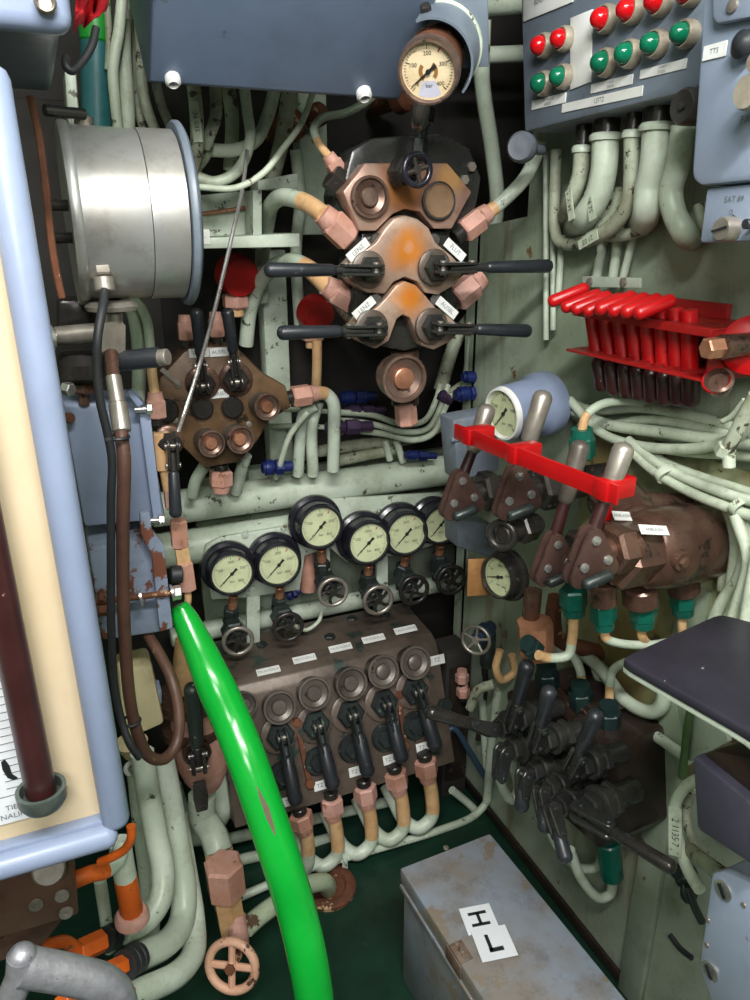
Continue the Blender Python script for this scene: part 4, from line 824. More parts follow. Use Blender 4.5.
# ================================================================== board with rolled frame
yf = .75
bd = thing('notice_board', 'large cream display board in a rounded blue metal frame at the left', 'board', Yp(40, 850, yf))
ra = px(17.5, Yp(60, 450, yf))*.93
A = Yp(112, 818, yf); xbar = A.x; ztop = Yp(-2, 62, yf).z; zb = A.z
TOPB = Yp(-13, 62, yf); LOWB = Yp(117, 826, yf); tilt = (TOPB-LOWB)/(TOPB.z-LOWB.z)
MB().rod(LOWB, TOPB, ra, n=28).build('frame_upright', 'blue', bd)
zbar = Yp(60, 845, yf).z; MB().rod(V((xbar+.004, yf-.006, zbar)), V((xbar-.5, yf-.006, zbar)), ra*.95, n=28).build('frame_rail', 'blue', bd)
MB().rod(TOPB+V((.004, -.006, -.012)), TOPB+V((-.46, -.006, -.012)), ra*.95, n=28).build('frame_rail', 'blue', bd)
MB().prism([(xbar-.5, zb), (xbar-.004, zb), (xbar-.004+tilt.x*(ztop-zb), ztop), (xbar-.5, ztop)], .008, Matrix(((1, 0, 0, 0), (0, 0, -1, yf+.02), (0, 1, 0, 0), (0, 0, 0, 1)))).build('board_panel', 'cream', bd)
k = MB().wbox(xbar-.5, xbar-.008, yf-.004, yf+.013, zbar+ra*.5, zbar+ra*1.25, .003); k.build('ledge', 'blue', bd)
# paper chart
ypp = yf+.0095
pa = Yp(39, 815, ypp); pb = Yp(0, 600, ypp)
pp_ = thing('paper_chart', 'white ruled paper chart behind the brown tube on the cream board', 'paper', V((pa.x-.09, ypp, pa.z)))
MB().wbox(pa.x-.2, pa.x, ypp, ypp+.0018, pa.z, pa.z+.34).build('sheet', 'paper', pp_)
k = MB()
for i in range(30):
    z = pa.z+.035+i*.0095; L_ = .022 if i % 5 else .034
    k.wbox(pa.x-.004-L_, pa.x-.004, ypp-.0006, ypp, z, z+.0007)
for dx in (.038, .062): k.wbox(pa.x-dx-.0006, pa.x-dx, ypp-.0006, ypp, pa.z+.03, pa.z+.33)
k.build('ruled_lines', 'inkg', pp_)
k = MB(); textmesh(k, 'TIER', V((0, 0, 0)) and front((pa.x-.022, ypp-.0008, pa.z+.02)), .009); textmesh(k, 'NALINE', front((pa.x-.022, ypp-.0008, pa.z+.009)), .009); k.build('lettering', 'inkg', pp_)
q0 = Yp(7, 770, ypp); k = MB().prism([(-.004, .012), (0, .014), (.003, .006), (.004, -.006), (.009, -.013), (.004, -.014), (-.001, -.009), (-.004, .002)], .0008, front(q0+V((0, -.0003, 0)))); k.build('pen_mark', 'ink', pp_)
tb = thing('brown_tube', 'dark brown round tube standing in front of the cream board', 'tube', Yp(42, 805, yf-.03))
yt = yf-.02; pb_ = Yp(43, 800, yt); tt_ = Yp(-11, 540, yt); MB().rod(pb_, pb_+(tt_-pb_)*1.9, px(14.5, pb_), n=28).build('tube', 'browntube', tb)
rr_ = px(22, pb_)
vs = []; k = MB().lathe([(0, -.006), (rr_*.85, -.006), (rr_*1.05, .002), (rr_*1.08, .016), (rr_*.9, .016), (rr_*.86, .004), (0, .004)], Matrix.Translation(pb_), 28); k.build('cup', mat('dull_grey_cup', '5c6660', .4, .3, var='3c4542'), tb)
# ================================================================== thin antenna rod and upright valve lever left of octagonal manifold
pipe('thin_rod', 'long thin bright rod leaning from the small black lever up to the shelf', 'rod', [(178, 432, 1.25), (195, 380, 1.28), (212, 320, 1.31), (230, 245, 1.34), (243, 185, 1.38), (247, 150, 1.4)], 2.1, 'chrome', n=8)
lever('valve_lever', 'black hanging lever at the foot of the thin leaning rod', Yp(172, 446, 1.22), n0, Yp(176, 518, 1.2), px(13, Yp(172, 446, 1.22)), base=.04, rg=px(7.5, c), gap=.009, grip=.66)
vs_ = thing('valve_stack', 'salmon and tan stack of unions right of the blue boxes', 'pipe fitting', Yp(185, 640, 1.25))
ya = 1.25
MB().hexn(Yp(161, 432, ya), Yp(165, 470, ya), px(12, c)).cyl(Yp(166, 468, ya), Yp(170, 490, ya), px(9, c)).build('tan_body', 'tan', vs_)
MB().hexn(Yp(171, 478, ya), Yp(173, 508, ya), px(11, c)).build('upper_union', 'pink', vs_)
MB().hexn(Yp(178, 520, ya), Yp(180, 547, ya), px(12, c)).build('middle_union', 'pink', vs_)
MB().hexn(Yp(181, 546, ya), Yp(184, 564, ya), px(10, c)).build('tan_nut', 'tan', vs_)
MB().hexn(Yp(184, 562, ya), Yp(188, 590, ya), px(12, c)).build('lower_union', 'pink', vs_)
MB().tube([Yp(187, 588, ya), Yp(188, 600, ya), Yp(184, 612, ya+.01), Yp(172, 622, ya+.03)], px(5, c), 10).build('outlet_pipe', 'tan', vs_)
MB().cyl(Yp(170, 575, ya-.02), Yp(182, 574, ya-.02), px(12, c)).build('black_sleeve', 'strap', vs_)
# big copper valve with black lever, centre left
cv = thing('copper_valve', 'large copper coloured valve body behind the bright green pipe', 'valve', Yp(205, 830, 1.3))
yv = 1.32
MB().tube([Yp(186, 640, yv), Yp(184, 670, yv), Yp(190, 690, yv)], px(16, c), 16).build('tan_inlet', 'tan', cv)
MB().lathe([(0, 0), (.03, 0), (.045, .03), (.055, .07), (.055, .15), (.045, .2), (.03, .23), (0, .23)], fr(Yp(207, 785, yv), Yp(190, 680, yv)-Yp(207, 785, yv)), 28).build('body', 'pink', cv)
MB().lathe([(0, 0), (.066, 0), (.066, .02), (0, .02)], fr(Yp(190, 702, yv), Yp(186, 660, yv)-Yp(190, 702, yv)), 28).lathe([(0, 0), (.062, 0), (.062, .018), (0, .018)], fr(Yp(193, 730, yv), Yp(186, 660, yv)-Yp(190, 702, yv)), 28).build('flange', 'bronze', cv)
lever('valve_lever', 'large black chipped lever standing in front of the copper valve', Yp(199, 768, 1.2), V((-.1, -1, .1)), Yp(192, 684, 1.17), px(17, c), base=.06, rg=px(11, c), gap=.013, th=.008, grip=.72, gm=mat('chipped_black_handle', '26302a', .45, var='1c2320', chip='8a9088', ca=-.03, cs=40), bm='blackmetal')
lk = MB().prism([(-.011, -.03), (.011, -.03), (.014, 0), (.011, .035), (-.011, .035), (-.014, 0)], .012, front(Yp(200, 795, 1.17)), .003); tag(lk.build('lever_fork', 'blackmetal'), 'black fork link below the large chipped lever', 'link')
pipe('green_pipe', 'thick pale pipe curving down from the copper valve to the salmon nut', 'pipe', [(202, 795, 1.33), (203, 818, 1.33), (212, 832, 1.3), (218, 848, 1.27), (221, 868, 1.25)], 14, 'gpipe', ends=[(.8, 1, 'tan')])
pipe('green_pipe', 'large pale round elbow behind the copper valve, lower left', 'pipe', [(212, 700, 1.5), (222, 760, 1.46), (218, 805, 1.43), (198, 828, 1.42), (176, 818, 1.42), (164, 790, 1.42)], 17, 'gpipe')
# bottom wheel valve
wv = thing('wheel_valve', 'salmon painted valve with a chipped four-spoked handwheel near the floor', 'valve', Yp(228, 960, 1.18))
yw = 1.2
MB().hexn(Yp(223, 862, yw), Yp(227, 893, yw), .041).build('union_nut', 'pink', wv)
MB().hexn(Yp(226, 892, yw), Yp(234, 935, yw), .030).build('body', 'tan', wv)
MB().cyl(Yp(236, 915, yw-.01), Yp(240, 946, yw-.04), .02).build('bonnet', 'pink', wv)
chp = mat('chipped_salmon_paint', 'd0a488', .5, var='c2937a', chip='4a342a', ca=.03, cs=22, bump=.25)
w_ = Yp(232, 966, yw-.1); M_ = fr(w_, V((-.5, -.75, .32)), V((.3, 0, 1)))
wheel(wv, M_, px(29, w_), px(4.6, w_), chp, None, 4, .2); MB().hexn(M_ @ V((0, 0, -.005)), M_ @ V((0, 0, .016)), .011).build('wheel_nut', 'rust', wv)
MB().cyl(M_ @ V((0, 0, 0)), M_ @ V((0, 0, -.05)), .009).build('spindle', 'rust', wv)
pipe('brown_rod', 'dark brown rod behind the chipped salmon handwheel', 'rod', [(196, 930, 1.3), (212, 945, 1.3), (226, 958, 1.3)], 6, 'browntube')
# ================================================================== bright green pipe
P = [Yp(u, v, y) for u, v, y in ((179, 605, 1.2), (186, 620, 1.19), (199, 648, 1.16), (213, 680, 1.12), (231, 720, 1.08), (247, 760, 1.03), (266, 815, .98), (282, 863, .94), (297, 913, .91), (307, 955, .88), (315, 1005, .86), (322, 1100, .84))]
gr = px(20, P[7])
tag(MB().tube(P, lambda t_: gr*(.42+.58*min(1, (t_/.3)**.7)) , 28, 8).build('green_rail', 'green_hose'), 'bright green glossy bent pipe rail with chipped paint', 'pipe')
go = bpy.data.objects['green_rail']; k = MB(); L_ = []; R_ = []
for i, (u, v, y, w_) in enumerate(((257, 786, 1.0, .0006), (261, 797, .99, .003), (266, 808, .98, .005), (269, 818, .975, .0045), (273, 828, .965, .003), (275, 836, .96, .0005))):
    a_, b_ = Yp(u-4, v, y), None
    d_ = ray(u, v).normalized()
    import mathutils
    L_.append((u, v, w_))
from mathutils.bvhtree import BVHTree
bvh = BVHTree.FromPolygons([go.matrix_basis @ v.co for v in go.data.vertices], [tuple(p.vertices) for p in go.data.polygons])
vv = []
for (u, v, w_) in L_:
    h = bvh.ray_cast(CO, ray(u, v).normalized())
    if h[0] is None: continue
    sd = h[1].cross(V((0, 0, 1))).normalized()
    for s_ in (-1, -.4, .4, 1):
        q_ = bvh.find_nearest(h[0]+sd*w_*s_); vv.append(q_[0]+q_[1]*.0006)
n4 = len(vv)//4
MB().raw(vv, [(4*i+j, 4*i+j+1, 4*i+j+5, 4*i+j+4) for i in range(n4-1) for j in range(3)]).build('bare_patch', mat('bare_brown_patch', '6b5f4c', .7, bump=.2), go)
# ================================================================== lower left pipes, orange fittings, block
pipe('green_pipe', 'first pale pipe bending left to the upper orange fitting', 'pipe', [(142, 752, 1.2), (148, 790, 1.19), (156, 835, 1.17), (163, 872, 1.14), (160, 900, 1.11), (146, 920, 1.09), (122, 932, 1.07)], 12, 'gpipe')
pipe('green_pipe', 'second pale pipe bending left to the black ribbed joint', 'pipe', [(162, 760, 1.28), (170, 800, 1.26), (178, 850, 1.22), (184, 890, 1.18), (182, 920, 1.14), (168, 942, 1.09), (136, 958, 1.04)], 13, 'gpipe')
pipe('green_pipe', 'third pale pipe bending left along the bottom edge', 'pipe', [(176, 815, 1.28), (186, 870, 1.22), (194, 920, 1.16), (194, 950, 1.1), (180, 972, 1.04), (140, 992, .98), (120, 1002, .95)], 12, 'gpipe')
pipe('green_pipe', 'straight pale pipe in the gap beside the frame corner', 'pipe', [(136, 770, 1.3), (142, 830, 1.28), (150, 900, 1.24), (150, 935, 1.2), (140, 950, 1.16)], 9, 'gpipe')
pipe('green_pipe', 'upright pale pipe with orange foot under the frame corner', 'pipe', [(120, 842, 1.02), (122, 858, 1.02), (127, 885, 1.02), (132, 912, 1.02)], 11, 'gpipe', ends=[(.55, 1, 'orange')])
k = thing('pipe_flange', 'salmon collar at the foot of the upright orange pipe', 'flange', Yp(133, 918, 1.02)); c2 = Yp(132, 916, 1.02); MB().lathe([(.012, 0), (px(17, c2), 0), (px(17, c2), .01), (px(14, c2), .018), (.012, .018)], fr(c2-V((0, 0, .008)), (0, 0, 1)), 26).build('collar', 'pink', k)
pipe('orange_pipe', 'thin orange pipe hooking under the blue frame corner', 'pipe', [(131, 826, .9), (131, 838, .9), (124, 850, .91), (110, 858, .92), (100, 862, .93)], 4.5, 'orange')
pipe('green_pipe', 'short orange and pale elbow leaving the brown block', 'pipe', [(70, 882, .94), (90, 874, .95), (106, 870, .96), (118, 860, .98), (121, 846, 1.0)], 8, 'gpipe', ends=[(0, .5, 'orange')])
pipe('green_pipe', 'grey green vertical pipe in the shade below the brown block', 'pipe', [(100, 880, 1.1), (106, 920, 1.1), (110, 950, 1.1)], 6, 'gpipe')
wb = thing('brown_block', 'brown varnished valve block with three screws under the blue frame', 'block', Yp(30, 960, .95))
MB().pris([(-40, 872), (70, 862), (79, 915), (-40, 950)], .86, 1.0, .004).build('block_body', 'wood', wb)
MB().pris([(-40, 935), (62, 915), (62, 922), (40, 950), (-40, 975)], .9, 1.0, .004).build('lower_body', 'wood', wb)
c2 = Yp(49, 879, .83); MB().lathe([(0, 0), (px(15, c2), 0), (px(16, c2), .004), (px(16, c2), .03), (px(14, c2), .034), (0, .034)], fr(c2+V((0, .03, 0)), (.05, -1, .45)), 28).build('round_knob', 'steel', wb)
k = MB()
for u, v in ((36, 904), (62, 895), (66, 912)):
    c3 = Yp(u, v, .859); k.lathe([(.003, .001), (.004, .004), (.0085, .004), (.0095, .002), (.0095, 0)], front(c3), 16).cut()
k.each('socket_screw', 'steel', wb)
of = thing('orange_fitting', 'upper orange pipe fitting left of the first pale bend', 'pipe fitting', Yp(95, 945, 1.05))
MB().hexn(Yp(78, 952, 1.03), Yp(104, 940, 1.05), px(15, c2)).build('nut', 'orange', of); MB().lathe([(0, 0), (px(17, c2), 0), (px(17, c2), .008), (px(12, c2), .010), (px(12, c2), .013), (px(17, c2), .015), (px(17, c2), .022), (0, .022)], fr(Yp(105, 940, 1.05), Yp(122, 932, 1.07)-Yp(105, 940, 1.05)), 26).build('ribbed_joint', 'tealblack', of)
MB().tube([Yp(80, 952, 1.03), Yp(66, 942, 1.02), Yp(52, 944, 1.0), Yp(36, 950, .98)], px(8, c2), 12).build('elbow', 'orange', of)
of = thing('orange_fitting', 'lower orange pipe fitting with black ribbed joint', 'pipe fitting', Yp(110, 975, .98))
MB().hexn(Yp(96, 978, .97), Yp(124, 965, 1.0), px(13, c2)).build('nut', 'orange', of); MB().lathe([(0, 0), (px(20, c2), 0), (px(20, c2), .01), (px(17, c2), .012), (px(20, c2), .014), (px(20, c2), .024), (px(17, c2), .026), (px(20, c2), .028), (px(20, c2), .036), (0, .036)], fr(Yp(124, 966, 1.0), Yp(136, 958, 1.02)-Yp(124, 966, 1.0)), 26).build('ribbed_joint', 'strap', of)
of = thing('orange_fitting', 'bottom orange pipe fitting at the lower edge', 'pipe fitting', Yp(100, 1005, .93))
MB().hexn(Yp(60, 1004, .9), Yp(130, 994, .96), px(12, c2)).build('nut', 'orange', of)
# silver T handle
th = thing('tee_bar', 'rough cast silver T handle at the bottom left corner', 'handle', Yp(60, 1000, .72))
P = [Yp(u, v, y) for u, v, y in ((22, 966, .70), (45, 970, .70), (75, 976, .70), (105, 985, .70), (118, 1000, .70), (120, 1040, .70))]
ca_ = mat('rough_cast_aluminium', 'a9a9b0', .42, .6, var='93939b', vs=20, chip='77777d', ca=-.02, cs=50, bump=.5, bs=90)
k = MB().tube(P, px(19, P[1]), 18); P2 = [Yp(u, v, y) for u, v, y in ((22, 955, .70), (20, 975, .70), (10, 1000, .70), (-6, 1040, .70))]; k.tube(P2, px(14, P[1]), 16); k.sphere(Yp(22, 957, .70), px(14, P[1]), 18)
k.build('grip', ca_, th)
# ================================================================== lamp panel on the right wall
def XM(u, v, x): return leftf(Xp(u, v, x))
nx = V((-1, 0, 0)); xp = .80
sp = thing('indicator_panel', 'slate grey indicator panel with red and green signal lamps on the right wall', 'panel', Xp(600, 110, xp))
MB().pris([(520, -30), (720, -110), (722, 72), (692, 90), (524, 132)], xp, XW-.02, .005, 'x').build('panel_box', 'greydk', sp)
MB().pris([(523, -40), (575, -60), (572, 2), (523, 22)], xp-.003, xp, .0008, 'x').build('title_plate', 'label', sp)
MB().pris([(570, 18), (592, 9), (590, 82), (570, 90)], xp-.003, xp, .0008, 'x').build('blank_plate', 'label', sp)
nl = 0
for col, lst in (('lensred', ((537, 45), (557, 38), (598, 18), (624, 9), (652, 1), (682, -9))), ('lensgreen', ((537, 83), (556, 76), (598, 62), (622, 53), (648, 43), (678, 33)))):
    for (u, v) in lst:
        c = Xp(u, v, xp-.022); q = px(11.2 if u > 590 else 9.8, c)
        b_ = MB().lathe([(0, 0), (q*1.15, 0), (q*1.2, .004), (q*1.2, .012), (q*1.08, .017), (q*.96, .017), (q*.92, .012), (0, .012)], leftf(c+V((.022, 0, 0))), 24).build('lamp_bezel', 'lampring', sp)
        MB().lathe([(q*.91, .012), (q*.91, .016), (q*.84, .023), (q*.62, .029), (q*.33, .032), (0, .033)], leftf(c+V((.022, 0, 0))), 20).build('lens', col, b_)
def xlabel(par, u0, v0, u1, v1, hpx, x, txt, m='label', ts=.6, ink='inkg'):
    a, b = Xp(u0, v0, x), Xp(u1, v1, x); cc = (a+b)/2; w_ = abs(a.y-b.y); h = px(hpx, cc)*.98
    up = V((0, 0, 1)); return label_plate(par, cc, nx, up, w_, h, txt, h*ts, m, ink=ink)
xlabel(sp, 532, 106, 566, 97, 9, xp-.001, 'NOTSTAND\nBEREIT', ts=.42); xlabel(sp, 591, 90, 633, 78, 9, xp-.001, 'START\nDIESEL', ts=.42); xlabel(sp, 640, 76, 687, 62, 9, xp-.001, 'START\nDIESEL', ts=.42)
xlabel(sp, 562, 110, 643, 89, 9, xp-.001, 'LEITZ', ts=.7); 
k = MB(); c = Xp(540, 0, xp-.004); textmesh(k, 'BEREIT', leftf(c), px(7, c)); k.build('lettering', 'inkg', sp)
c = Xp(678, 106, xp-.03); MB().lathe([(0, 0), (px(17, c), 0), (px(17.5, c), .004), (px(17.5, c), .02), (px(15, c), .025), (px(4, c), .022), (px(3.5, c), .027), (0, .028)], leftf(c+V((.03, 0, 0))), 32).build('black_disc_knob', 'knobblack', sp)
c = Xp(524, 148, xp-.02); MB().lathe([(0, 0), (px(13, c), 0), (px(14.5, c), .005), (px(14.5, c), .02), (px(12, c), .026), (px(4, c), .024), (0, .026)], fr(c, (-.75, -.66, 0)), 28).cyl(c, c+V((.05, .02, 0)), px(5, c)).build('hinge_knob', 'knobgrey', sp)
# big cables under the panel
gl = [(582, 155, 9), (607, 140, 14), (632, 138, 9), (657, 128, 15)]
paths = [('left pale cable with black number sleeve under the indicator panel', [(582, 150), (580, 175), (571, 200), (562, 222)], 8), ('thick tagged cable hanging second under the indicator panel', [(606, 138), (604, 170), (598, 195), (586, 215), (574, 226)], 13),
         ('ridged middle cable hanging under the indicator panel', [(632, 135), (632, 165), (630, 195), (622, 215), (605, 232), (588, 240)], 8), ('thick pale cable with band under the indicator panel', [(657, 128), (654, 165), (649, 188), (647, 210), (640, 226)], 14),
         ('thick shiny cable bulging down right of the banded cable', [(684, 125), (678, 165), (671, 192), (675, 215), (684, 232), (694, 240)], 12), ('pale cable looping left at the bottom of the bunch', [(614, 190), (600, 225), (585, 240), (565, 244), (556, 236), (556, 150)], 6),
         ('pale cable looping right below the bunch', [(650, 205), (640, 228), (615, 236), (590, 226)], 6), ('pale cable tucked beside the lower grey plate', [(698, 205), (702, 225), (712, 236)], 5), ('cable behind the ridged middle cable', [(624, 190), (615, 215), (600, 228), (590, 222)], 8)]
for i, (lbp, P, r) in enumerate(paths):
    xx = .85 if i < 5 else .885
    c = Xp(*P[0], xx); o = pipe('electric_cable', lbp, 'cable', [('x', u, v, (xx+.002*j) if j < len(P)-1 or i in (2, 5) else .945) for j, (u, v) in enumerate(P)], r, 'gpipe' if i in (1, 3, 4) else 'cabledirty', 'cables under the indicator panel')
    if i < 4:
        g0 = thing('cable_gland', 'cable gland above the '+lbp.split(' under')[0].split(' hanging')[0], 'gland', c, 'glands under the indicator panel'); q = px(r, c)
        MB().cyl(c+V((0, 0, .05)), c+V((0, 0, -.002)), q*1.0).build('sleeve', 'blackmetal', g0); MB().lathe([(q*.7, 0), (q*1.25, 0), (q*1.3, .006), (q*1.1, .011), (q*.7, .011)], fr(c-V((0, 0, .004)), (0, 0, 1)), 22).build('flange', 'gpipe', g0)
for lbp, u, v, s, a in (('black lettered number sleeve on the left cable', 570, 205, '34 Y', (.1, -.35, -1)), ('number tag on the thick second cable', 590, 205, '04 75', (.1, .45, 1)), ('number tag on the lowest loop', 588, 240, '21 03', (0, -1, .4))):
    c = Xp(u, v, .835); t = thing('cable_tag', lbp, 'tag', c); label_plate(t, c, nx, V(a).cross(nx), .05, .016, s, .012, 'cable', ink='ink')
for i, (u, v0, u1, v1, r) in enumerate(((606, 225, 595, 285, 5), (620, 225, 612, 285, 5), (636, 225, 622, 282, 4), (562, 235, 558, 300, 3.5), (553, 150, 553, 330, 3), (546, 150, 546, 340, 3))):
    pipe('wall_conduit', '%s pale conduit running down the wall to the red tool rack' % ('first', 'second', 'third slanting', 'fourth thin', 'fifth thin', 'leftmost thin')[i], 'conduit', [('x', u, v0, .91), ('x', (u+u1)/2, (v0+v1)/2, .912), ('x', u1, v1, .912)], r, 'gpipe', 'conduits above the red rack')
k = thing('conduit_clamp', 'pale clamp strap across the conduits above the red rack', 'clamp', Xp(610, 282, .9)); MB().pris([(582, 276), (640, 278), (640, 288), (582, 287)], .895, .9, .001, 'x').build('strap', 'green', k)
kk = MB()
for u in (590, 624): screw_head(kk, Xp(u, 282, .895), nx, .008)
kk.each('screw', 'steel', k)
# ================================================================== right grey cabinet
xc = .70
rc_ = thing('control_cabinet', 'pale grey blue rounded control cabinet at the upper right edge', 'cabinet', Xp(720, 185, xc))
MB().pris([(707, -60), (800, -100), (800, 172), (750, 181), (700, 186), (692, 180), (691, 170)], xc, XW-.02, .01, 'x').build('cabinet_body', 'greyblue', rc_)
MB().pris([(712, -20), (800, -60), (800, 8), (716, 24), (711, 18)], xc-.012, xc, .004, 'x').build('top_flap', 'greyblue', rc_)
xlabel(rc_, 703, 56, 727, 46, 14, xc-.001, 'TTS', ts=.5)
c = Xp(740, 44, xc-.015); MB().lathe([(0, 0), (px(11, c), 0), (px(14, c), .004), (px(13, c), .014), (px(8, c), .018), (px(5, c), .02), (0, .021)], leftf(c+V((.015, 0, 0))), 26).build('black_button', 'grip', rc_)
for u, v, r in ((750, 92, 17), (758, 62, 10)):
    c = Xp(u, v, xc-.035); MB().cyl(c+V((.036, 0, 0)), c+V((.01, 0, 0)), px(r*.6, c)).lathe([(0, 0), (px(r, c), 0), (px(r, c), .014), (px(r*.9, c), .018), (0, .018)], leftf(c+V((.012, 0, 0))), 26).build('cream_knob', 'lampring', rc_)
k = MB(); c = Xp(745, 120, xc-.001); textmesh(k, 'FA', leftf(c), px(11, c)); k.build('lettering', 'inkg', rc_)
kk = MB(); screw_head(kk, Xp(733, 6, xc-.012), nx, .007); kk.each('screw', 'steel', rc_)
lp = thing('lower_plate', 'small grey blue plate with silver slotted knob below the cabinet', 'plate', Xp(730, 240, xc+.01))
MB().pris([(706, 188), (800, 178), (800, 240), (699, 243)], xc+.01, XW-.03, .004, 'x').build('plate_body', 'greyblue', lp)
c = Xp(719, 229, xc-.01); MB().lathe([(0, 0), (px(12, c), 0), (px(12, c), .014), (px(10.5, c), .018), (0, .018)], leftf(c+V((.02, 0, 0))), 26).build('silver_knob', 'steel', lp); MB().box((px(19, c), px(2, c), .001), leftf(c) @ Matrix.Rotation(.25, 4, 'Z')).build('knob_slot', 'ink', lp)
k = MB(); c = Xp(734, 199, xc+.009); textmesh(k, 'SAT 89', leftf(c), px(8, c)); textmesh(k, 'O', leftf(Xp(731, 212, xc+.009)), px(7, c)); 
k.tube([Xp(733, 214, xc+.009), Xp(738, 218, xc+.009), Xp(741, 226, xc+.009)], .0008, 6); k.build('lettering', 'inkg', lp)
c = Xp(752, 224, xc); MB().cyl(c+V((.01, 0, 0)), c-V((.01, 0, 0)), px(5, c)).build('black_stud', 'grip', lp)
# ================================================================== red tool rack
xr_ = .86
rk = thing('tool_rack', 'red painted tool rack with slotted shelf on the right wall', 'rack', Xp(640, 365, xr_))
def xp_(u, v, x): return Xp(u, v, x)
zt_ = Xp(640, 294, .91).z; y0_ = Xp(588, 294, .91).y; y1_ = Xp(732, 297, .91).y
tb_ = .805
z1_ = Xp(585, 318, tb_).z; z2_ = Xp(577, 350, tb_).z
ya_, yb_ = Xp(580, 318, tb_).y, Xp(700, 318, tb_).y
MB().wbox(.905, .915, y1_, ya_+.01, z2_-.015, zt_, .002).build('back_plate', 'reddk', rk)
NS = 8
us = [585, 599, 613, 627, 642, 657, 671, 685]
ysl = [Xp(u, 340, .83).y for u in us]
def shelf(nm, z, x0, holes):
    # plate with round holes: built as strips around the hanging tools
    xs_ = [x0, .815, .845, .91]; MB().wbox(x0, .814, yb_-.03, ya_+.01, z-.002, z+.002, .001).wbox(.846, .91, yb_-.03, ya_+.01, z-.002, z+.002, .001).wbox(.81, .85, yb_-.03, ysl[-1]-.016, z-.002, z+.002, .001).build(nm, 'reddk', rk)
    for a in [ya_+.01]+[(a+b)/2 for a, b in zip(ysl, ysl[1:])]: MB().wbox(.812, .848, a-.004, a+.004, z-.002, z+.002).build('slot_bridge', 'reddk', rk)
shelf('top_shelf', z1_+.012, .80, 1); shelf('lower_shelf', z2_, .79, 1)
MB().wbox(.797, .800, yb_-.03, ya_+.01, z1_+.002, z1_+.014, .001).build('lip', 'reddk', rk)
MB().prism([(0, 0), (.11, 0), (.11, z1_-z2_), (0.0, z1_-z2_+.012)], .003, Matrix(((1, 0, 0, .80), (0, 0, 1, yb_-.03), (0, 1, 0, z2_), (0, 0, 0, 1)))).build('side_plate', 'reddk', rk)
tips = [(548, 306), (561, 312), (571, 314), (583, 316), (595, 314), (608, 316), (621, 317), (634, 318)]
bots = [(603, 392), (615, 396), (628, 399), (641, 401), (653, 404), (666, 406), (679, 406), (691, 408)]
oo = ['leftmost', 'second from the left', 'third from the left', 'fourth from the left', 'fifth from the left', 'sixth from the left', 'seventh from the left', 'rightmost']
for i in range(NS):
    tp = V((.83, ysl[i], z1_+.03)); b_ = Xp(bots[i][0], bots[i][1], .85); mid = tp.lerp(b_, .62)
    t = thing('tee_wrench', 'red T-handled wrench with dark lower end, %s in the red rack' % oo[i], 'tool', b_, 'T-handled wrenches in the red rack')
    q = .0125
    MB().cyl(tp, mid, q*.95).build('red_shaft', 'red', t); MB().rod(mid, b_, q*1.0, q*1.05).build('dark_end', 'browntube', t)
    # horizontal handle pointing out of the rack
    tip = Xp(tips[i][0], tips[i][1]-3, .74); h0 = tp+V((0, 0, .012)); d = (h0-tip); MB().rod(tip, Xp(tips[i][0]+41, tips[i][1]-19, .80), q*.8).build('cross_handle', 'red', t)
# red valve at the rack's right
rv = thing('red_valve', 'red flanged valve with brass stub at the right edge beside the rack', 'valve', Xp(735, 370, .82))
c = Xp(728, 346, .8)
MB().cyl(Xp(752, 344, .84), Xp(722, 347, .79), px(12, c)).lathe([(0, 0), (px(12.5, c), 0), (px(12.5, c), .004), (0, .006)], fr(Xp(723, 347, .79), Xp(708, 349, .765)-Xp(723, 347, .79)), 20).build('brass_stub', 'bronze', rv)
MB().hexn(Xp(722, 347, .79), Xp(705, 349, .765), px(11, c)).build('brass_end', 'copper', rv)
MB().lathe([(0, 0), (px(30, c), 0), (px(30, c), .01), (px(20, c), .016), (0, .016)], fr(Xp(752, 345, .85), V((-.7, -.6, .1))), 30).build('flange', 'red', rv)
MB().pris([(725, 330), (760, 320), (760, 375), (730, 372)], .84, .9, .008, 'x').build('body', 'red', rv)
t = thing('red_plug', 'small round cap with red rim below the brass stub', 'cap', Xp(715, 382, .8)); c = Xp(715, 380, .8); MB().lathe([(0, 0), (px(12, c), 0), (px(14, c), .01), (px(14, c), .018), (px(11, c), .02), (px(10, c), .012), (0, .012)], fr(c+V((.01, 0, -.01)), V((-.6, -.4, .6))), 26).build('cap', 'bronze', t)
MB().torus(px(13, c), px(2.2, c), fr(c+V((.0, -.004, .0)), V((-.6, -.4, .6))), 26, 8).build('rim', 'red', t)
# ================================================================== cable runs on the right wall
xw = .90
def ext(P, x): q_ = Xp(*P[-1], x); return [('x', u, v, x) for u, v in P]+[V((x, q_.y-.25, q_.z-.01)), V((x, q_.y-.6, q_.z))]
runs = [([(552, 392), (590, 410), (640, 408), (690, 416), (735, 428), (770, 440)], 6, .905), ([(555, 398), (590, 424), (650, 420), (700, 428), (740, 438), (770, 450)], 5.5, .90), ([(575, 412), (610, 425), (660, 432), (715, 440), (770, 446)], 7, .885), ([(570, 400), (600, 432), (640, 446), (700, 448), (730, 440), (770, 425)], 6, .875),
        ([(580, 425), (620, 440), (680, 452), (740, 456), (770, 460)], 5, .895)]
for i, (P, r, x) in enumerate(runs): pipe('electric_cable', '%s pale cable of the thick horizontal run below the red tool rack' % ('topmost', 'second', 'thickest middle', 'lowest drooping', 'rearmost')[i], 'cable', ext(P, x), r, 'cable', 'horizontal cable run under the red rack')
runs = [([(628, 440), (655, 462), (690, 480), (740, 498), (780, 508)], 6, .87), ([(632, 452), (655, 472), (690, 492), (740, 512), (780, 524)], 6, .865), ([(640, 446), (665, 462), (700, 476), (760, 496)], 5, .885)]
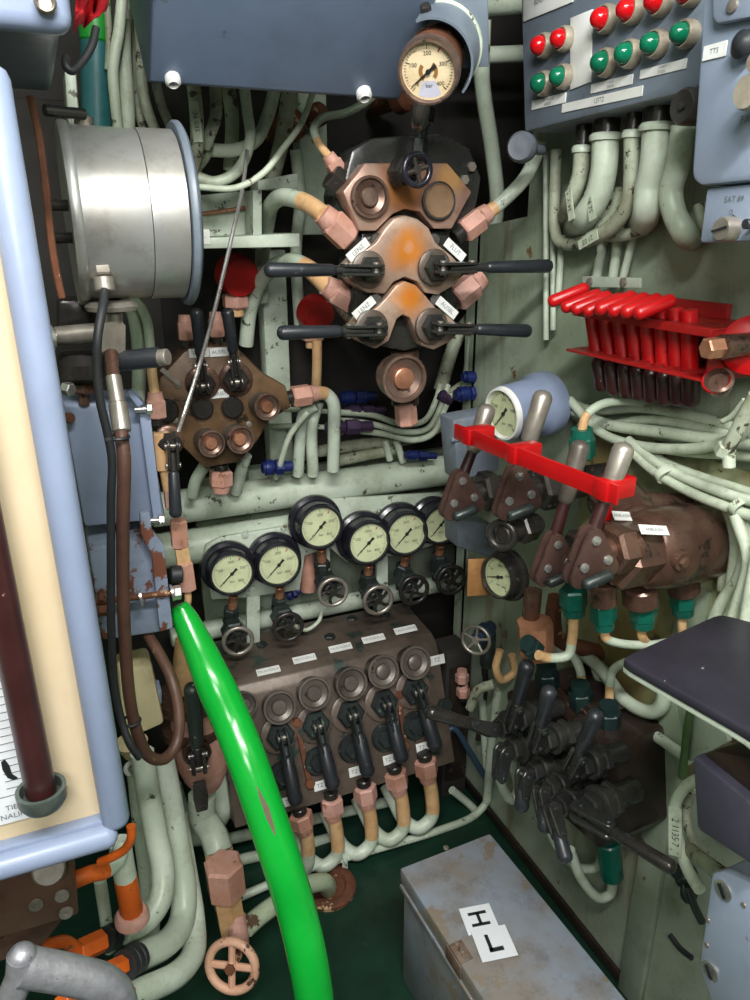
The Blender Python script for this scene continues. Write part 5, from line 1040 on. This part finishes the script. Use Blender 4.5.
for i, (P, r, x) in enumerate(runs): pipe('electric_cable', '%s pale cable of the sloping bunch above the bronze cylinder' % ('middle', 'lower', 'upper rear')[i], 'cable', ext(P, x), r, 'cable', 'sloping cables above the bronze cylinder')
for i, (P, r, x) in enumerate((([(660, 468), (690, 486), (712, 510), (722, 540), (722, 590)], 5, .91), ([(690, 480), (722, 500), (735, 535), (732, 580), (722, 620)], 6, .9), ([(720, 490), (745, 520), (742, 570), (720, 605), (706, 640)], 6.5, .88), ([(735, 515), (748, 560), (738, 600), (724, 640)], 6, .86), ([(760, 540), (750, 590), (742, 640)], 6, .85))):
    pipe('electric_cable', ('brown shaded cable curving round the bronze cylinder end', 'second cable curving down right of the bronze cylinder', 'pale cable fanning down behind the black seat', 'second pale cable fanning behind the black seat', 'right edge cable going down behind the black seat')[i], 'cable', [('x', u, v, x) for u, v in P], r, 'cabledirty' if i == 0 else 'cable', 'cables right of the bronze cylinder')
for lbp, u, v, ax in (('beige cable band on the sloping cables', 667, 474, V((0, -.8, -.45))), ('pale cable band at the right edge on the sloping cables', 741, 507, V((0, -.9, -.35)))):
    c = Xp(u, v, .868); k = thing('cable_band', lbp, 'band', c); vs = px(13, c); MB().lathe([(vs*.95, -.006), (vs*1.05, -.006), (vs*1.05, .006), (vs*.95, .006), (vs*.95, -.006)], fr(c, ax) @ Matrix.Diagonal((1, .75, 1, 1)), 26).build('band', 'cable', k)
k = thing('cable_lug', 'paint-splashed white cable bundle at the right edge under the red valve', 'cable', Xp(735, 450, .82))
MB().tube([Xp(u, v, .83) for u, v in ((756, 395), (745, 415), (735, 435), (728, 448))], px(7, c), 12).build('cable_run', 'cabledirty', k); MB().hexn(Xp(728, 445, .83), Xp(722, 455, .83), px(9, c)).cyl(Xp(729, 455, .83), Xp(729, 468, .83), px(6, c)).build('end_fitting', 'cable', k)
MB().tube([Xp(u, v, .84) for u, v in ((745, 400), (732, 416), (722, 422))], px(3, c), 10).build('cable_tail', 'cable', k)
# ================================================================== lever bank with red bar
LB2 = [((458, 495), (489, 404), 1.12, 25, 'first brown plated lever, farthest left under the red bar'), ((513, 492), (545, 390), 1.02, 28, 'second brown plated lever with the tallest steel handle'),
       ((550, 558), (582, 440), .86, 27, 'third brown plated lever, behind the front one under the red bar'), ((586, 556), (626, 442), .735, 31, 'front brown plated lever nearest the bronze cylinder')]
plm = mat('plum_brown_plate', '614941', .27, .4, var='503c37', vs=8, chip='2e2522', ca=-.02, cs=30)
barpts = []
for i, ((u, v), (u1, v1), y, rp, lbp) in enumerate(LB2):
    c = Yp(u, v, y); q = px(rp, c); e = Yp(u1, v1, y-.0); d = (e-c).normalized()
    t = thing('plated_lever', lbp, 'lever', c, 'brown plated levers under the red bar')
    M_ = Matrix(((d.z, d.x, 0, c.x), (0, 0, -1, c.y), (-d.x, d.z, 0, c.z), (0, 0, 0, 1)))
    d2 = V((-.08, 0, 1)).normalized(); rr2 = V((d2.z, 0, -d2.x)); M_ = Matrix(((rr2.x, d2.x, 0, c.x), (0, 0, -1, c.y), (rr2.z, d2.z, 0, c.z), (0, 0, 0, 1)))
    tri = []
    for (cx, cy, r_, a0, a1) in ((0, .78, .34, 20, 160), (-.52, -.5, .36, 160, 290), (.62, -.42, .36, -70, 20)):
        for j in range(6): a = math.radians(a0+(a1-a0)*j/5); tri.append((q*(cx+r_*_c(a)), q*(cy+r_*_s(a))))
    for s_ in (0, 1):
        MB().prism(tri, .007, M_ @ Matrix.Translation((0, 0, .012-s_*.016)), .0015).build('plate', plm, t)
    k = MB(); 
    for (a, b) in ((0, .72), (-.42, -.12), (.5, -.08)): screw_head(k, M_ @ V((q*a, q*b, .019)), n0, q*.17)
    k.each('screw', 'chrome', t)
    MB().rod(M_ @ V((-q*.55, -q*.68, .024)), M_ @ V((q*.5, -q*.45, .03)), q*.2).build('pin_handle', 'tealblack', t)
    MB().cyl(M_ @ V((q*.05, q*.4, -.0)), c.lerp(e, .55), q*.24, q*.2, 16).build('shaft', 'browntube', t)
    MB().rod(c.lerp(e, .46), e, q*.3, q*.35, 20).build('grip', 'steel' if i != 2 else 'capgrey', t)
    # valve stem toward the wall
    s0 = c+V((.0, .01, -q*.1)); 
    MB().cyl(s0+V((q*.3, 0, 0)), s0+V((q*1.3, 0, 0)), q*.42).hexn(s0+V((q*1.15, 0, 0)), s0+V((q*1.9, .0, 0)), q*.85).build('valve_stem', 'blackmetal' if i < 3 else 'bronze', t)
    MB().cyl(s0+V((q*1.9, 0, 0)), V((XW if i < 3 else s0.x+q*2.2, s0.y, s0.z)), q*.6).build('valve_body', 'blackmetal' if i < 3 else 'bronze', t)
    barpts.append((c, e, y))
# red bar clamped over the handles
bp = [Yp(463, 443, 1.09), Yp(535, 458, .99), Yp(548, 462, .96), Yp(618, 486, .79)]
A_, Z_ = Yp(455, 437, 1.07), Yp(619, 488, .705)
dv = (Z_-A_); bw = px(18, (A_+Z_)/2)
rb = thing('red_bar', 'bright red flat locking bar laid across the four lever handles', 'bar', (A_+Z_)/2)
Mb = fr((A_+Z_)/2, dv.cross(V((0, 0, 1))).normalized()*-1 if dv.cross(V((0, 0, 1))).y > 0 else dv.cross(V((0, 0, 1))), (0, 0, 1))
MB().box((dv.length, bw*.98, .005), Mb, .001).build('flat_bar', 'red', rb)
for f in (.1, .42, .93):
    MB().box((bw*.9, bw*1.05, .054), Mb @ Matrix.Translation(((f-.5)*dv.length*(1 if (Mb @ V((1, 0, 0))-Mb @ V((0, 0, 0))).dot(dv) > 0 else -1), 0, -.020)), .003).build('clamp_block', 'red', rb)
MB().pris([(601, 490), (613, 496), (611, 543), (597, 538)], .80, .806, .001).build('hanging_tab', 'red', rb)
# handle of lever3 top hidden + hex bosses
# ================================================================== blue gauge, grey boxes, brass gauge
c = Yp(503, 414, 1.15); M_ = fr(c, V((-.98, -.12, -.08)))
t = gauge('pressure_gauge', 'blue-cased gauge seen from the side behind the lever handles', M_, px(24, c), .11, big=False, needle=230, housing='blue', bez='label')
t = gauge('pressure_gauge', 'small gauge with brass back plate low beside the plated levers', fr(Yp(498, 577, 1.08), V((-1, -.2, .05))), px(20, Yp(496, 576, 1.08)), .03, needle=200, housing='blackmetal', bez='blackmetal')
tag(MB().box((px(27, c), px(42, c), .004), fr(Yp(480, 577, 1.13), V((-.3, -1, .05))), .001).build('brass_plate', mat('brass_plate', 'a5794a', .45, .3, var='8f6438', vs=14)), 'tan brass plate behind the small low gauge', 'plate')
t = thing('grey_box', 'upper grey plastic box behind the first plated lever', 'box', Yp(478, 480, 1.3)); MB().pris([(453, 420), (496, 412), (500, 470), (458, 482)], 1.25, 1.31, .006).build('box_body', 'greyconn', t); MB().pris([(452, 438), (497, 432), (497, 436), (452, 442)], 1.245, 1.25, .001).build('lid_seam', 'greyconn', t)
t = thing('grey_box', 'lower grey plastic box under the first plated lever', 'box', Yp(478, 550, 1.3)); MB().pris([(456, 518), (496, 526), (500, 560), (458, 548)], 1.25, 1.31, .006).build('box_body', 'greyconn', t)
t = thing('hex_valve', 'dark ring valve between the plated levers above the small gauge', 'valve', Yp(505, 545, 1.05)); c = Yp(502, 535, 1.02)
MB().torus(px(13, c), px(4, c), fr(c, V((-.8, -.6, .1))), 26, 10).build('ring', 'blackmetal', t); MB().cyl(c, c+V((.09, .02, 0)), px(10, c)).hexn(c+V((.04, .01, 0)), c+V((.08, .02, 0)), px(16, c)).build('body', 'blackmetal', t)
# green capped union above
def gnut(lbp, a, b, y, r, m='darkgreen'):
    p0, p1 = Yp(*a, y), Yp(*b, y); q = px(r, p0); t = thing('green_union', lbp, 'pipe fitting', p1, 'green painted unions')
    MB().hexn(p0, p0.lerp(p1, .72), q).lathe([(0, 0), (q*.86, 0), (q*.8, (p1-p0).length*.28), (0, (p1-p0).length*.28)], fr(p0.lerp(p1, .7), p1-p0), 18).build('nut', m, t); return p0, p1
# ================================================================== bronze cylinder manifold
yc = .785
bcm = thing('cylinder_manifold', 'bronze cylindrical valve manifold with white labels and green unions on the right', 'manifold', Yp(680, 600, yc))
P0, P1 = Yp(638, 551, yc-.01), Yp(722, 537, yc+.02)
q = px(43, P0)
MB().lathe([(0, 0), (q*.78, 0), (q*.92, .012), (q*.95, .03), (q, .045), (q*1.0, (P1-P0).length*.7), (q*.9, (P1-P0).length*.9), (q*.8, (P1-P0).length), (0, (P1-P0).length)], fr(P0, P1-P0), 40).build('cylinder', 'bronze', bcm)
MB().lathe([(q*.6, -.006), (q*.88, -.006), (q*.88, .012), (q*.6, .012)], fr(P1-(P1-P0)*.02, P1-P0), 36).build('end_ring', 'tealblack', bcm)
MB().cyl(P1, V((XW, P1.y+(XW-P1.x)*(P1-P0).y/(P1-P0).x, P1.z)), q*.6).build('wall_mount', 'bronze', bcm)
MB().hexn(P0-(P1-P0)*.29, P0+(P1-P0)*.03, q*.8).cyl(P0-(P1-P0)*.5, P0-(P1-P0)*.25, q*.36).build('hex_end', 'bronze', bcm)
# upper wing body receding
MB().lathe([(0, 0), (q*.6, 0), (q*.7, .02), (q*.7, .10), (q*.5, .13), (0, .13)], fr(P0+V((.03, .04, .02)), V((.35, 1, .12))), 32).build('rear_cylinder', 'bronze', bcm)
c = Yp(682, 560, yc-q*1.1); MB().lathe([(0, -.02), (px(13, c), -.02), (px(12, c), .0), (px(11, c), .02), (px(10, c), .03), (0, .03)], fr(c+V((0, .03, 0)), V((.1, -1, -.12))), 26).lathe([(0, .03), (px(6, c), .03), (px(5, c), .036), (0, .036)], fr(c+V((0, .03, 0)), V((.1, -1, -.12))), 6).build('side_boss', 'bronze', bcm)
ax_ = (P1-P0).normalized(); nl_ = (V((0, -.7, .72))-ax_*V((0, -.7, .72)).dot(ax_)).normalized()
M0, M1 = Yp(612, 527, yc+.055), Yp(722, 529, yc+.055); qm = px(37, M0)
MB().lathe([(0, 0), (qm*.7, 0), (qm*.95, .015), (qm, .03), (qm, (M1-M0).length*.8), (qm*.85, (M1-M0).length), (0, (M1-M0).length)], fr(M0, M1-M0), 40).build('main_body', 'bronze', bcm)
for u, v, w_, o_2 in ((622, 516, .035, M0+nl_*qm*1.012), (654, 530, .055, P0+nl_*q*1.012)):
    cc = Pp(u, v, o_2, nl_); label_plate(bcm, cc, nl_, nl_.cross((M1-M0).normalized()), w_, .015, 'ANBLASEN', .007)
for (u, v, u1, v1, r) in ((640, 585, 641, 604, 19), (682, 570, 684, 592, 17), (603, 582, 603, 604, 14)): MB().cyl(Yp(u, v, yc), Yp(u1, v1, yc), px(r, P0)).build('leg', 'bronze', bcm)
tanp = [(0, .3, 'tan')]
for i, (lbp, a, b, y, r) in enumerate((('front left dark green union below the plated levers', (573, 588), (574, 614), .86, 14), ('second green union below the bronze cylinder', (603, 602), (604, 628), yc, 13), ('bright green union under the middle of the bronze cylinder', (643, 600), (643, 626), yc, 14), ('right green union under the bronze cylinder end', (683, 588), (683, 614), yc, 13),
        ('green union standing upright behind the red bar', (582, 458), (582, 428), .98, 13))):
    gnut(lbp, a, b, y, r)
pipe('green_pipe', 'tan tipped pipe curving from the upright green union into the cable run', 'pipe', [(582, 430, .98), (586, 416, .98), (600, 405, .98), (622, 401, .97), (650, 404, .95)], 4.5, 'gpipe', ends=[(0, .3, 'tan')])
pipe('green_pipe', 'tan ended pipe dropping from the front left green union', 'pipe', [(574, 612, .86), (572, 640, .87), (568, 655, .87), (550, 658, .88), (538, 655, .88)], 5, 'gpipe', ends=[(0, .3, 'tan'), (.8, 1, 'tan')])
pipe('green_pipe', 'tan ended pipe bending right from the second green union', 'pipe', [(604, 626, yc), (606, 638, yc), (618, 643, yc), (650, 645, yc), (680, 640, yc)], 4.5, 'gpipe', ends=[(0, .25, 'tan')])
pipe('green_pipe', 'tan ended pipe under the bright middle green union', 'pipe', [(642, 624, yc), (642, 636, yc), (650, 645, yc+.01), (668, 650, yc+.02)], 4.5, 'gpipe', ends=[(0, .5, 'tan')])
pipe('green_pipe', 'tan pipe under the right green union going behind the black seat', 'pipe', [(683, 612, yc), (682, 626, yc), (684, 640, yc)], 4.5, 'tan')
for lbp, P, r, x in (('pale loop pipe curling under the black seat corner', [(578, 650), (600, 668), (625, 700), (650, 712), (662, 705), (664, 690), (660, 670)], 7, .90), ('straight pale pipe sloping right below the black seat', [(624, 715), (650, 732), (690, 760)], 5.5, .9), ('pale pipe arch with tan foot beside the black seat corner', [(609, 705), (610, 685), (612, 672), (622, 664), (640, 660)], 4.5, .86),
                   ('pale pipe dropping behind the small tan pipe', [(590, 650), (600, 680), (606, 698), (620, 704)], 5.5, .91), ('tan footed pipe rising to the left dark union', [(582, 690), (580, 670), (572, 655), (560, 650)], 4.5, .87), ('long pale pipe sloping behind the dark unions', [(540, 640), (570, 655), (600, 660)], 5, .92)):
    pipe('green_pipe', lbp, 'pipe', [('x', u, v, x) for u, v in P], r, 'gpipe', ends=[(0, .25, 'tan')] if 'tan' in lbp.split('behind')[0] else ())
for lbp, a, b, y, r in (('left dark green union on the lower lever cluster', (582, 708), (580, 684), .95, 12), ('right dark green union on the dark valve block', (609, 728), (609, 704), .87, 12), ('dark union behind the cluster under the salmon block', (548, 690), (546, 664), 1.02, 12), ('small dark union facing left on the tan bend', (536, 652), (526, 642), .92, 11)): gnut(lbp, a, b, y, r, mat('dark_verdigris_nut', '1d3a36', .45, .2, var='16282a', vs=14) if i else 'darkgreen')
pipe('bronze_leg', 'bronze leg pipe going down from the third plated lever into the salmon block', 'pipe', [(533, 590, 1.0), (532, 605, 1.0), (530, 625, 1.02)], 9, 'bronze')
pipe('copper_pipe', 'brown pipe elbow behind the dark green unions', 'pipe', [(556, 596, 1.05), (553, 620, 1.05), (560, 640, 1.05), (590, 650, 1.02), (615, 655, 1.0)], 8, 'rust')
# ================================================================== lower right dark valve block + cluster
db = thing('dark_valve_block', 'dark brown valve block on the lower right wall carrying the lever cluster', 'manifold', Yp(620, 850, .8))
xq = .80
MB().pris([(556, 738), (572, 716), (612, 744), (616, 838), (598, 850), (560, 815)], xq, XW, .008, 'x').build('block_body', 'block', db)
MB().pris([(505, 692), (548, 672), (600, 716), (562, 740), (556, 800), (520, 775)], xq+.03, XW, .008, 'x').build('upper_arm', 'block', db)
MB().pris([(535, 690), (552, 684), (598, 724), (582, 736)], xq+.022, xq+.03, .003, 'x').build('bright_rib', 'bronze', db)
k = MB(); bolt(k, Xp(604, 800, xq), nx, .012, .014); bolt(k, Xp(606, 775, xq), nx, .006, .01); k.each('bolt', 'tealblack', db)
CL = [('upper raised lever of the dark cluster, nearest the brown block', (512, 722), (528, 662), .70, 12.5), ('second raised lever of the dark cluster', (536, 744), (550, 688), .70, 13), ('third raised lever of the dark cluster with the notched grip', (572, 770), (597, 712), .70, 13),
      ('long dark lever reaching left across to the brown block', (492, 730), (426, 711), .70, 12), ('long dark lever pointing down right from the cluster', (580, 812), (676, 870), .69, 16), ('lowest hanging lever of the dark cluster', (552, 810), (567, 864), .68, 12),
      ('hanging lever at the left of the dark cluster', (524, 775), (521, 812), .70, 11), ('short hanging lever between the lower dark levers', (541, 792), (546, 834), .69, 11), ('stubby dark lever folded in the middle of the cluster', (503, 752), (499, 780), .70, 13)]
for i, (lbp, (u, v), (u1, v1), x, rp) in enumerate(CL):
    c = Xp(u, v, x); q = px(rp, c); ax_ = V((-1, -.12, .08)).normalized()
    e = Xp(u1, v1, x-.012) if i != 3 else Yp(u1, v1, c.y+.02)
    if i == 4: e = Xp(u1, v1, x+.05)
    lever('cluster_lever', lbp, c, ax_, e, q, 'levers of the dark lower cluster', base=.045, rg=px(7 if i not in (3, 4) else 6.5, c), gap=.012, th=.007, grip=.65 if i != 3 else .8, bm='clus', pl=1.3, gm='grip' if i not in (3, 4) else 'blackmetal', ring='clus', pm='tealblack')
    t = thing('cluster_valve', 'dark hex valve stem behind the '+lbp.split(' of the')[0].split(' with')[0], 'valve', c-ax_*.05, 'valve stems of the dark lower cluster')
    b_ = c-ax_*.046
    MB().cyl(b_, b_-ax_*.03, q*1.0).hexn(b_-ax_*.012, b_-ax_*.03, q*1.2).cyl(b_-ax_*.028, b_-ax_*(xq+.02-b_.x), q*.8).build('stem', 'clus', t)
t = thing('lever_knuckle', 'dark corroded joint at the end of the long lever on the wall', 'joint', Yp(688, 890, .72)); MB().sphere(Yp(686, 876, .72), .022, 14, (1, .8, 1.1)).torus(.02, .007, fr(Yp(690, 888, .71), (.3, -1, .3)), 20, 8).hexn(Yp(678, 872, .72), Yp(700, 884, .72), .016).build('joint', 'tealblack', t)
for lbp, P, r, y in (('pale pipe loop hanging below the dark lever cluster', [(545, 820), (560, 850), (580, 868), (598, 866), (602, 845), (600, 830)], 4.5, .9), ('larger pale pipe loop against the green wall', [(570, 850), (582, 880), (600, 898), (610, 894), (612, 870)], 5, .88), ('pale looped pipe left of the dark cluster', [(498, 770), (504, 790), (512, 800), (518, 790), (512, 760)], 5, 1.1)):
    pipe('green_pipe', lbp, 'pipe', [(u, v, y) for u, v in P], r, 'gpipe')
t = thing('green_union', 'dark green cap pointing down under the dark block', 'pipe fitting', Yp(612, 875, .84)); MB().cyl(Yp(608, 840, .84), Yp(612, 876, .84), .022).build('cap', 'darkgreen', t)
# ================================================================== black seat, brackets, boxes at right
zs = Xp(620, 657, .72).z
zs = 1.02
q_ = [Zp(620, 658, zs), Zp(720, 613, zs), Zp(790, 632, zs), Zp(800, 775, zs), Zp(752, 733, zs)]
st = thing('folding_seat', 'flat black vinyl seat board with rounded corners at the right', 'seat', Zp(720, 660, zs))
rp = []
for i, p in enumerate(q_):
    a, b = q_[i-1], q_[(i+1) % 5]; r_ = .016
    for tt in (1, .5, 0):
        d0 = (a-p).normalized()*r_; d1 = (b-p).normalized()*r_; rp.append(p+d0*tt*(1 if tt != .5 else .35)*1.0+d1*(1-tt)*(1 if tt != .5 else .35))
MB().prism([(p.x, p.y) for p in rp], .012, Matrix.Translation((0, 0, zs-.012)), .003).build('board', 'seat', st)
MB().prism([(p.x*.97+.02, p.y*.97+.02) for p in rp], .008, Matrix.Translation((0, 0, zs-.0205)), .002).build('under_rail', 'green', st)
pa_ = Xp(745, 720, .80)
MB().pris([(675, 694), (725, 728), (728, 742), (690, 762), (684, 755)], .85, .86, .002, 'x').build('gusset', 'green', st)
pipe('green_pipe', 'thin dark green upright rod beside the seat gusset', 'rod', [('x', 690, 712, .84), ('x', 686, 740, .84), ('x', 682, 778, .84)], 4, mat('olive_rod', '5c7a4c', .45, bump=.1))
dk = thing('dark_box', 'dark slate and rusty brown box below the black seat', 'box', Xp(730, 830, .62))
MB().pris([(691, 755), (760, 812), (760, 872), (696, 830)], .62, XW-.03, .006, 'x').build('box_body', mat('dark_slate_paint', '3e3c4a', .5, var='34333f', chip='777780', ca=-.07), dk)
MB().pris([(696, 756), (712, 750), (775, 762), (775, 822)], .635, XW-.005, .006, 'x').build('rusty_top', 'block', dk)
kk = MB(); bolt(kk, Xp(728, 782, .66), nx, .01, .012); kk.build('bolt', 'rust', dk)
fb = thing('bracket_plate', 'pale blue grey bracket plate with two screws at the lower right', 'bracket', Xp(725, 1000, .66))
MB().pris([(712, 873), (722, 871), (790, 900), (790, 1060), (722, 1030), (702, 975), (700, 960)], .655, .67, .003, 'x').build('plate', 'greyblue', fb)
MB().pris([(714, 873), (724, 869), (790, 893), (790, 903), (722, 880)], .67, XW-.002, .003, 'x').build('flange', 'greyblue', fb)
for u, v in ((722, 891), (709, 972)):
    c = Xp(u, v, .652); b_ = MB().lathe([(.002, 0), (.0125, 0), (.0125, .002), (.009, .003), (.002, .001)], leftf(c+V((.003, 0, 0))), 20).build('screw', 'chrome', fb); MB().box((.017, .005, .0012), leftf(c-V((.0005, 0, 0))) @ Matrix.Rotation(-.9, 4, 'Z')).build('slot', 'ink', b_)
kk = MB()
for u, v in ((708, 920), (707, 945), (744, 905)): screw_head(kk, Xp(u, v, .655), nx, .0035)
kk.each('rivet', 'steel', fb)
# tagged cables low right
pipe('electric_cable', 'pale cable with lettered tag in the lower right corner gap', 'cable', [('x', 700, 778, .8), ('x', 684, 788, .79), ('x', 675, 806, .78), ('x', 678, 840, .77), ('x', 688, 870, .76), ('x', 700, 890, .75)], 6, 'cable')
pipe('electric_cable', 'second pale cable beside the lettered tag', 'cable', [('x', 692, 790, .82), ('x', 686, 815, .82), ('x', 694, 845, .8), ('x', 712, 870, .78)], 4.5, 'cabledirty')
pipe('electric_cable', 'thick grey braided cable behind the bracket plate', 'cable', [('x', 690, 850, .78), ('x', 705, 862, .76), ('x', 730, 880, .74)], 8, 'cabledirty')
pipe('electric_cable', 'dark blue green cable hanging left of the bracket plate', 'cable', [('x', 688, 885, .84), ('x', 694, 905, .85), ('x', 702, 922, .86)], 4, 'tealblack')
c = Xp(675, 832, .745); t = thing('cable_tag', 'lettered metal tag strip 1135 on the lower right cable', 'tag', c); label_plate(t, c, V((-.8, -.6, 0)), V((-.8, -.6, 0)).cross(V((.05, -.12, -1)).normalized()), .085, .018, '2 1135 7', .014, 'cable', ink='ink')
tag(MB().tube([Xp(u, v, XW-.004) for u, v in ((670, 935), (680, 948), (692, 958))], .005, 8).build('hook', 'strap'), 'short black hook mark hanging on the green wall', 'hook')
# ================================================================== grey tool box on the floor
zt2 = .30
A2, B2 = Zp(400, 868, zt2), Zp(490, 833, zt2); C2 = Zp(618, 1000, zt2)
hx = (B2-A2); hx.z = 0; W_ = hx.length; ex = hx.normalized(); ey = V((ex.y, -ex.x, 0)); Lb = .62
org = (A2+B2)/2+ey*Lb/2
Mx = Matrix(((ex.x, -ey.x, 0, org.x), (ex.y, -ey.y, 0, org.y), (0, 0, 1, 0), (0, 0, 0, 1)))
tbx = thing('tool_box', 'dented grey metal box with white H and L cards on the green floor', 'box', Mx)
MB().box((W_-.012, Lb-.012, zt2-.02), Mx @ Matrix.Translation((0, 0, (zt2-.02)/2+.0)), .004).build('box_body', 'tread', tbx)
MB().box((W_, Lb, .035), Mx @ Matrix.Translation((0, 0, zt2-.0175)), .004).build('lid', 'tread', tbx)
MB().box((.006, Lb*.98, .012), Mx @ Matrix.Translation((-W_/2-.001, 0, zt2-.04)), .002).build('lid_edge', 'tread', tbx)
cH = Zp(481, 924, zt2); cL = Zp(494, 942, zt2)
I2 = Mx.inverted()
hc = Zp(466, 950, zt2); l_ = I2 @ hc
MB().box((.026, .04, .003), Mx @ Matrix.Translation((-W_/2+.012, l_.y, zt2+.001)), .001).box((.003, .05, .03), Mx @ Matrix.Translation((-W_/2-.003, l_.y, zt2-.014)), .001).build('hinge_plate', 'brownhinge', tbx)
kk = MB()
for dy in (-.016, 0, .016): screw_head(kk, Mx @ V((-W_/2+.014, l_.y+dy, zt2+.002)), (0, 0, 1), .004)
kk.each('rivet', 'steel', tbx)
MB().torus(.02, .003, Mx @ Matrix.Translation((-W_/2-.012, l_.y-.06, zt2-.07)) @ Matrix.Rotation(PI/2, 4, 'Y'), 22, 8).build('hasp_ring', 'chrome', tbx)
kk = MB(); s_ = I2 @ Zp(446, 848, zt2); screw_head(kk, Mx @ V((s_.x, s_.y, zt2)), (0, 0, 1), .006); kk.each('rivet', 'steel', tbx)
up_ = (Zp(511, 935, 0)-Zp(480, 912, 0))
for i, (ch, cc, hgt, szz) in enumerate((('H', Zp(479, 919, zt2+.002), .0015, .060), ('L', Zp(494, 943, zt2+.004), .0035, .066))):
    rt = (Zp(521, 951, zt2)-Zp(494, 963, zt2)); rt.z = 0; rt.normalize(); rt = V((ex.x*.95, ex.y*.95, 0))
    zz = V((0, 0, 1)); letter_up = (Zp(470, 905, zt2)-Zp(492, 960, zt2)); letter_up.z = 0; letter_up.normalize()
    t = thing('letter_card', 'white card with a black %s on the grey box lid%s' % (ch, ', upper of two' if i == 0 else ', lower and larger'), 'card', cc, 'letter cards on the grey box')
    Mc = fr(cc, (0, 0, 1), letter_up); MB().box((szz, szz*.95, .0016), Mc, .0003, 1).build('card', 'paper', t)
    k = MB(); Mt = Mc @ Matrix.Translation((0, 0, .0012)) @ (Matrix.Rotation(-PI/2, 4, 'Z') if ch == 'H' else Matrix())
    b = szz
    if ch == 'H': k.box((b*.1, b*.58, .0006), Mt @ Matrix.Translation((-b*.2, 0, 0))).box((b*.1, b*.58, .0006), Mt @ Matrix.Translation((b*.2, 0, 0))).box((b*.4, b*.1, .0006), Mt)
    else: k.box((b*.1, b*.5, .0006), Mt @ Matrix.Translation((-b*.14, b*.02, 0))).box((b*.4, b*.12, .0006), Mt @ Matrix.Translation((.0, -b*.2, 0)))
    k.build('lettering', 'ink', t)
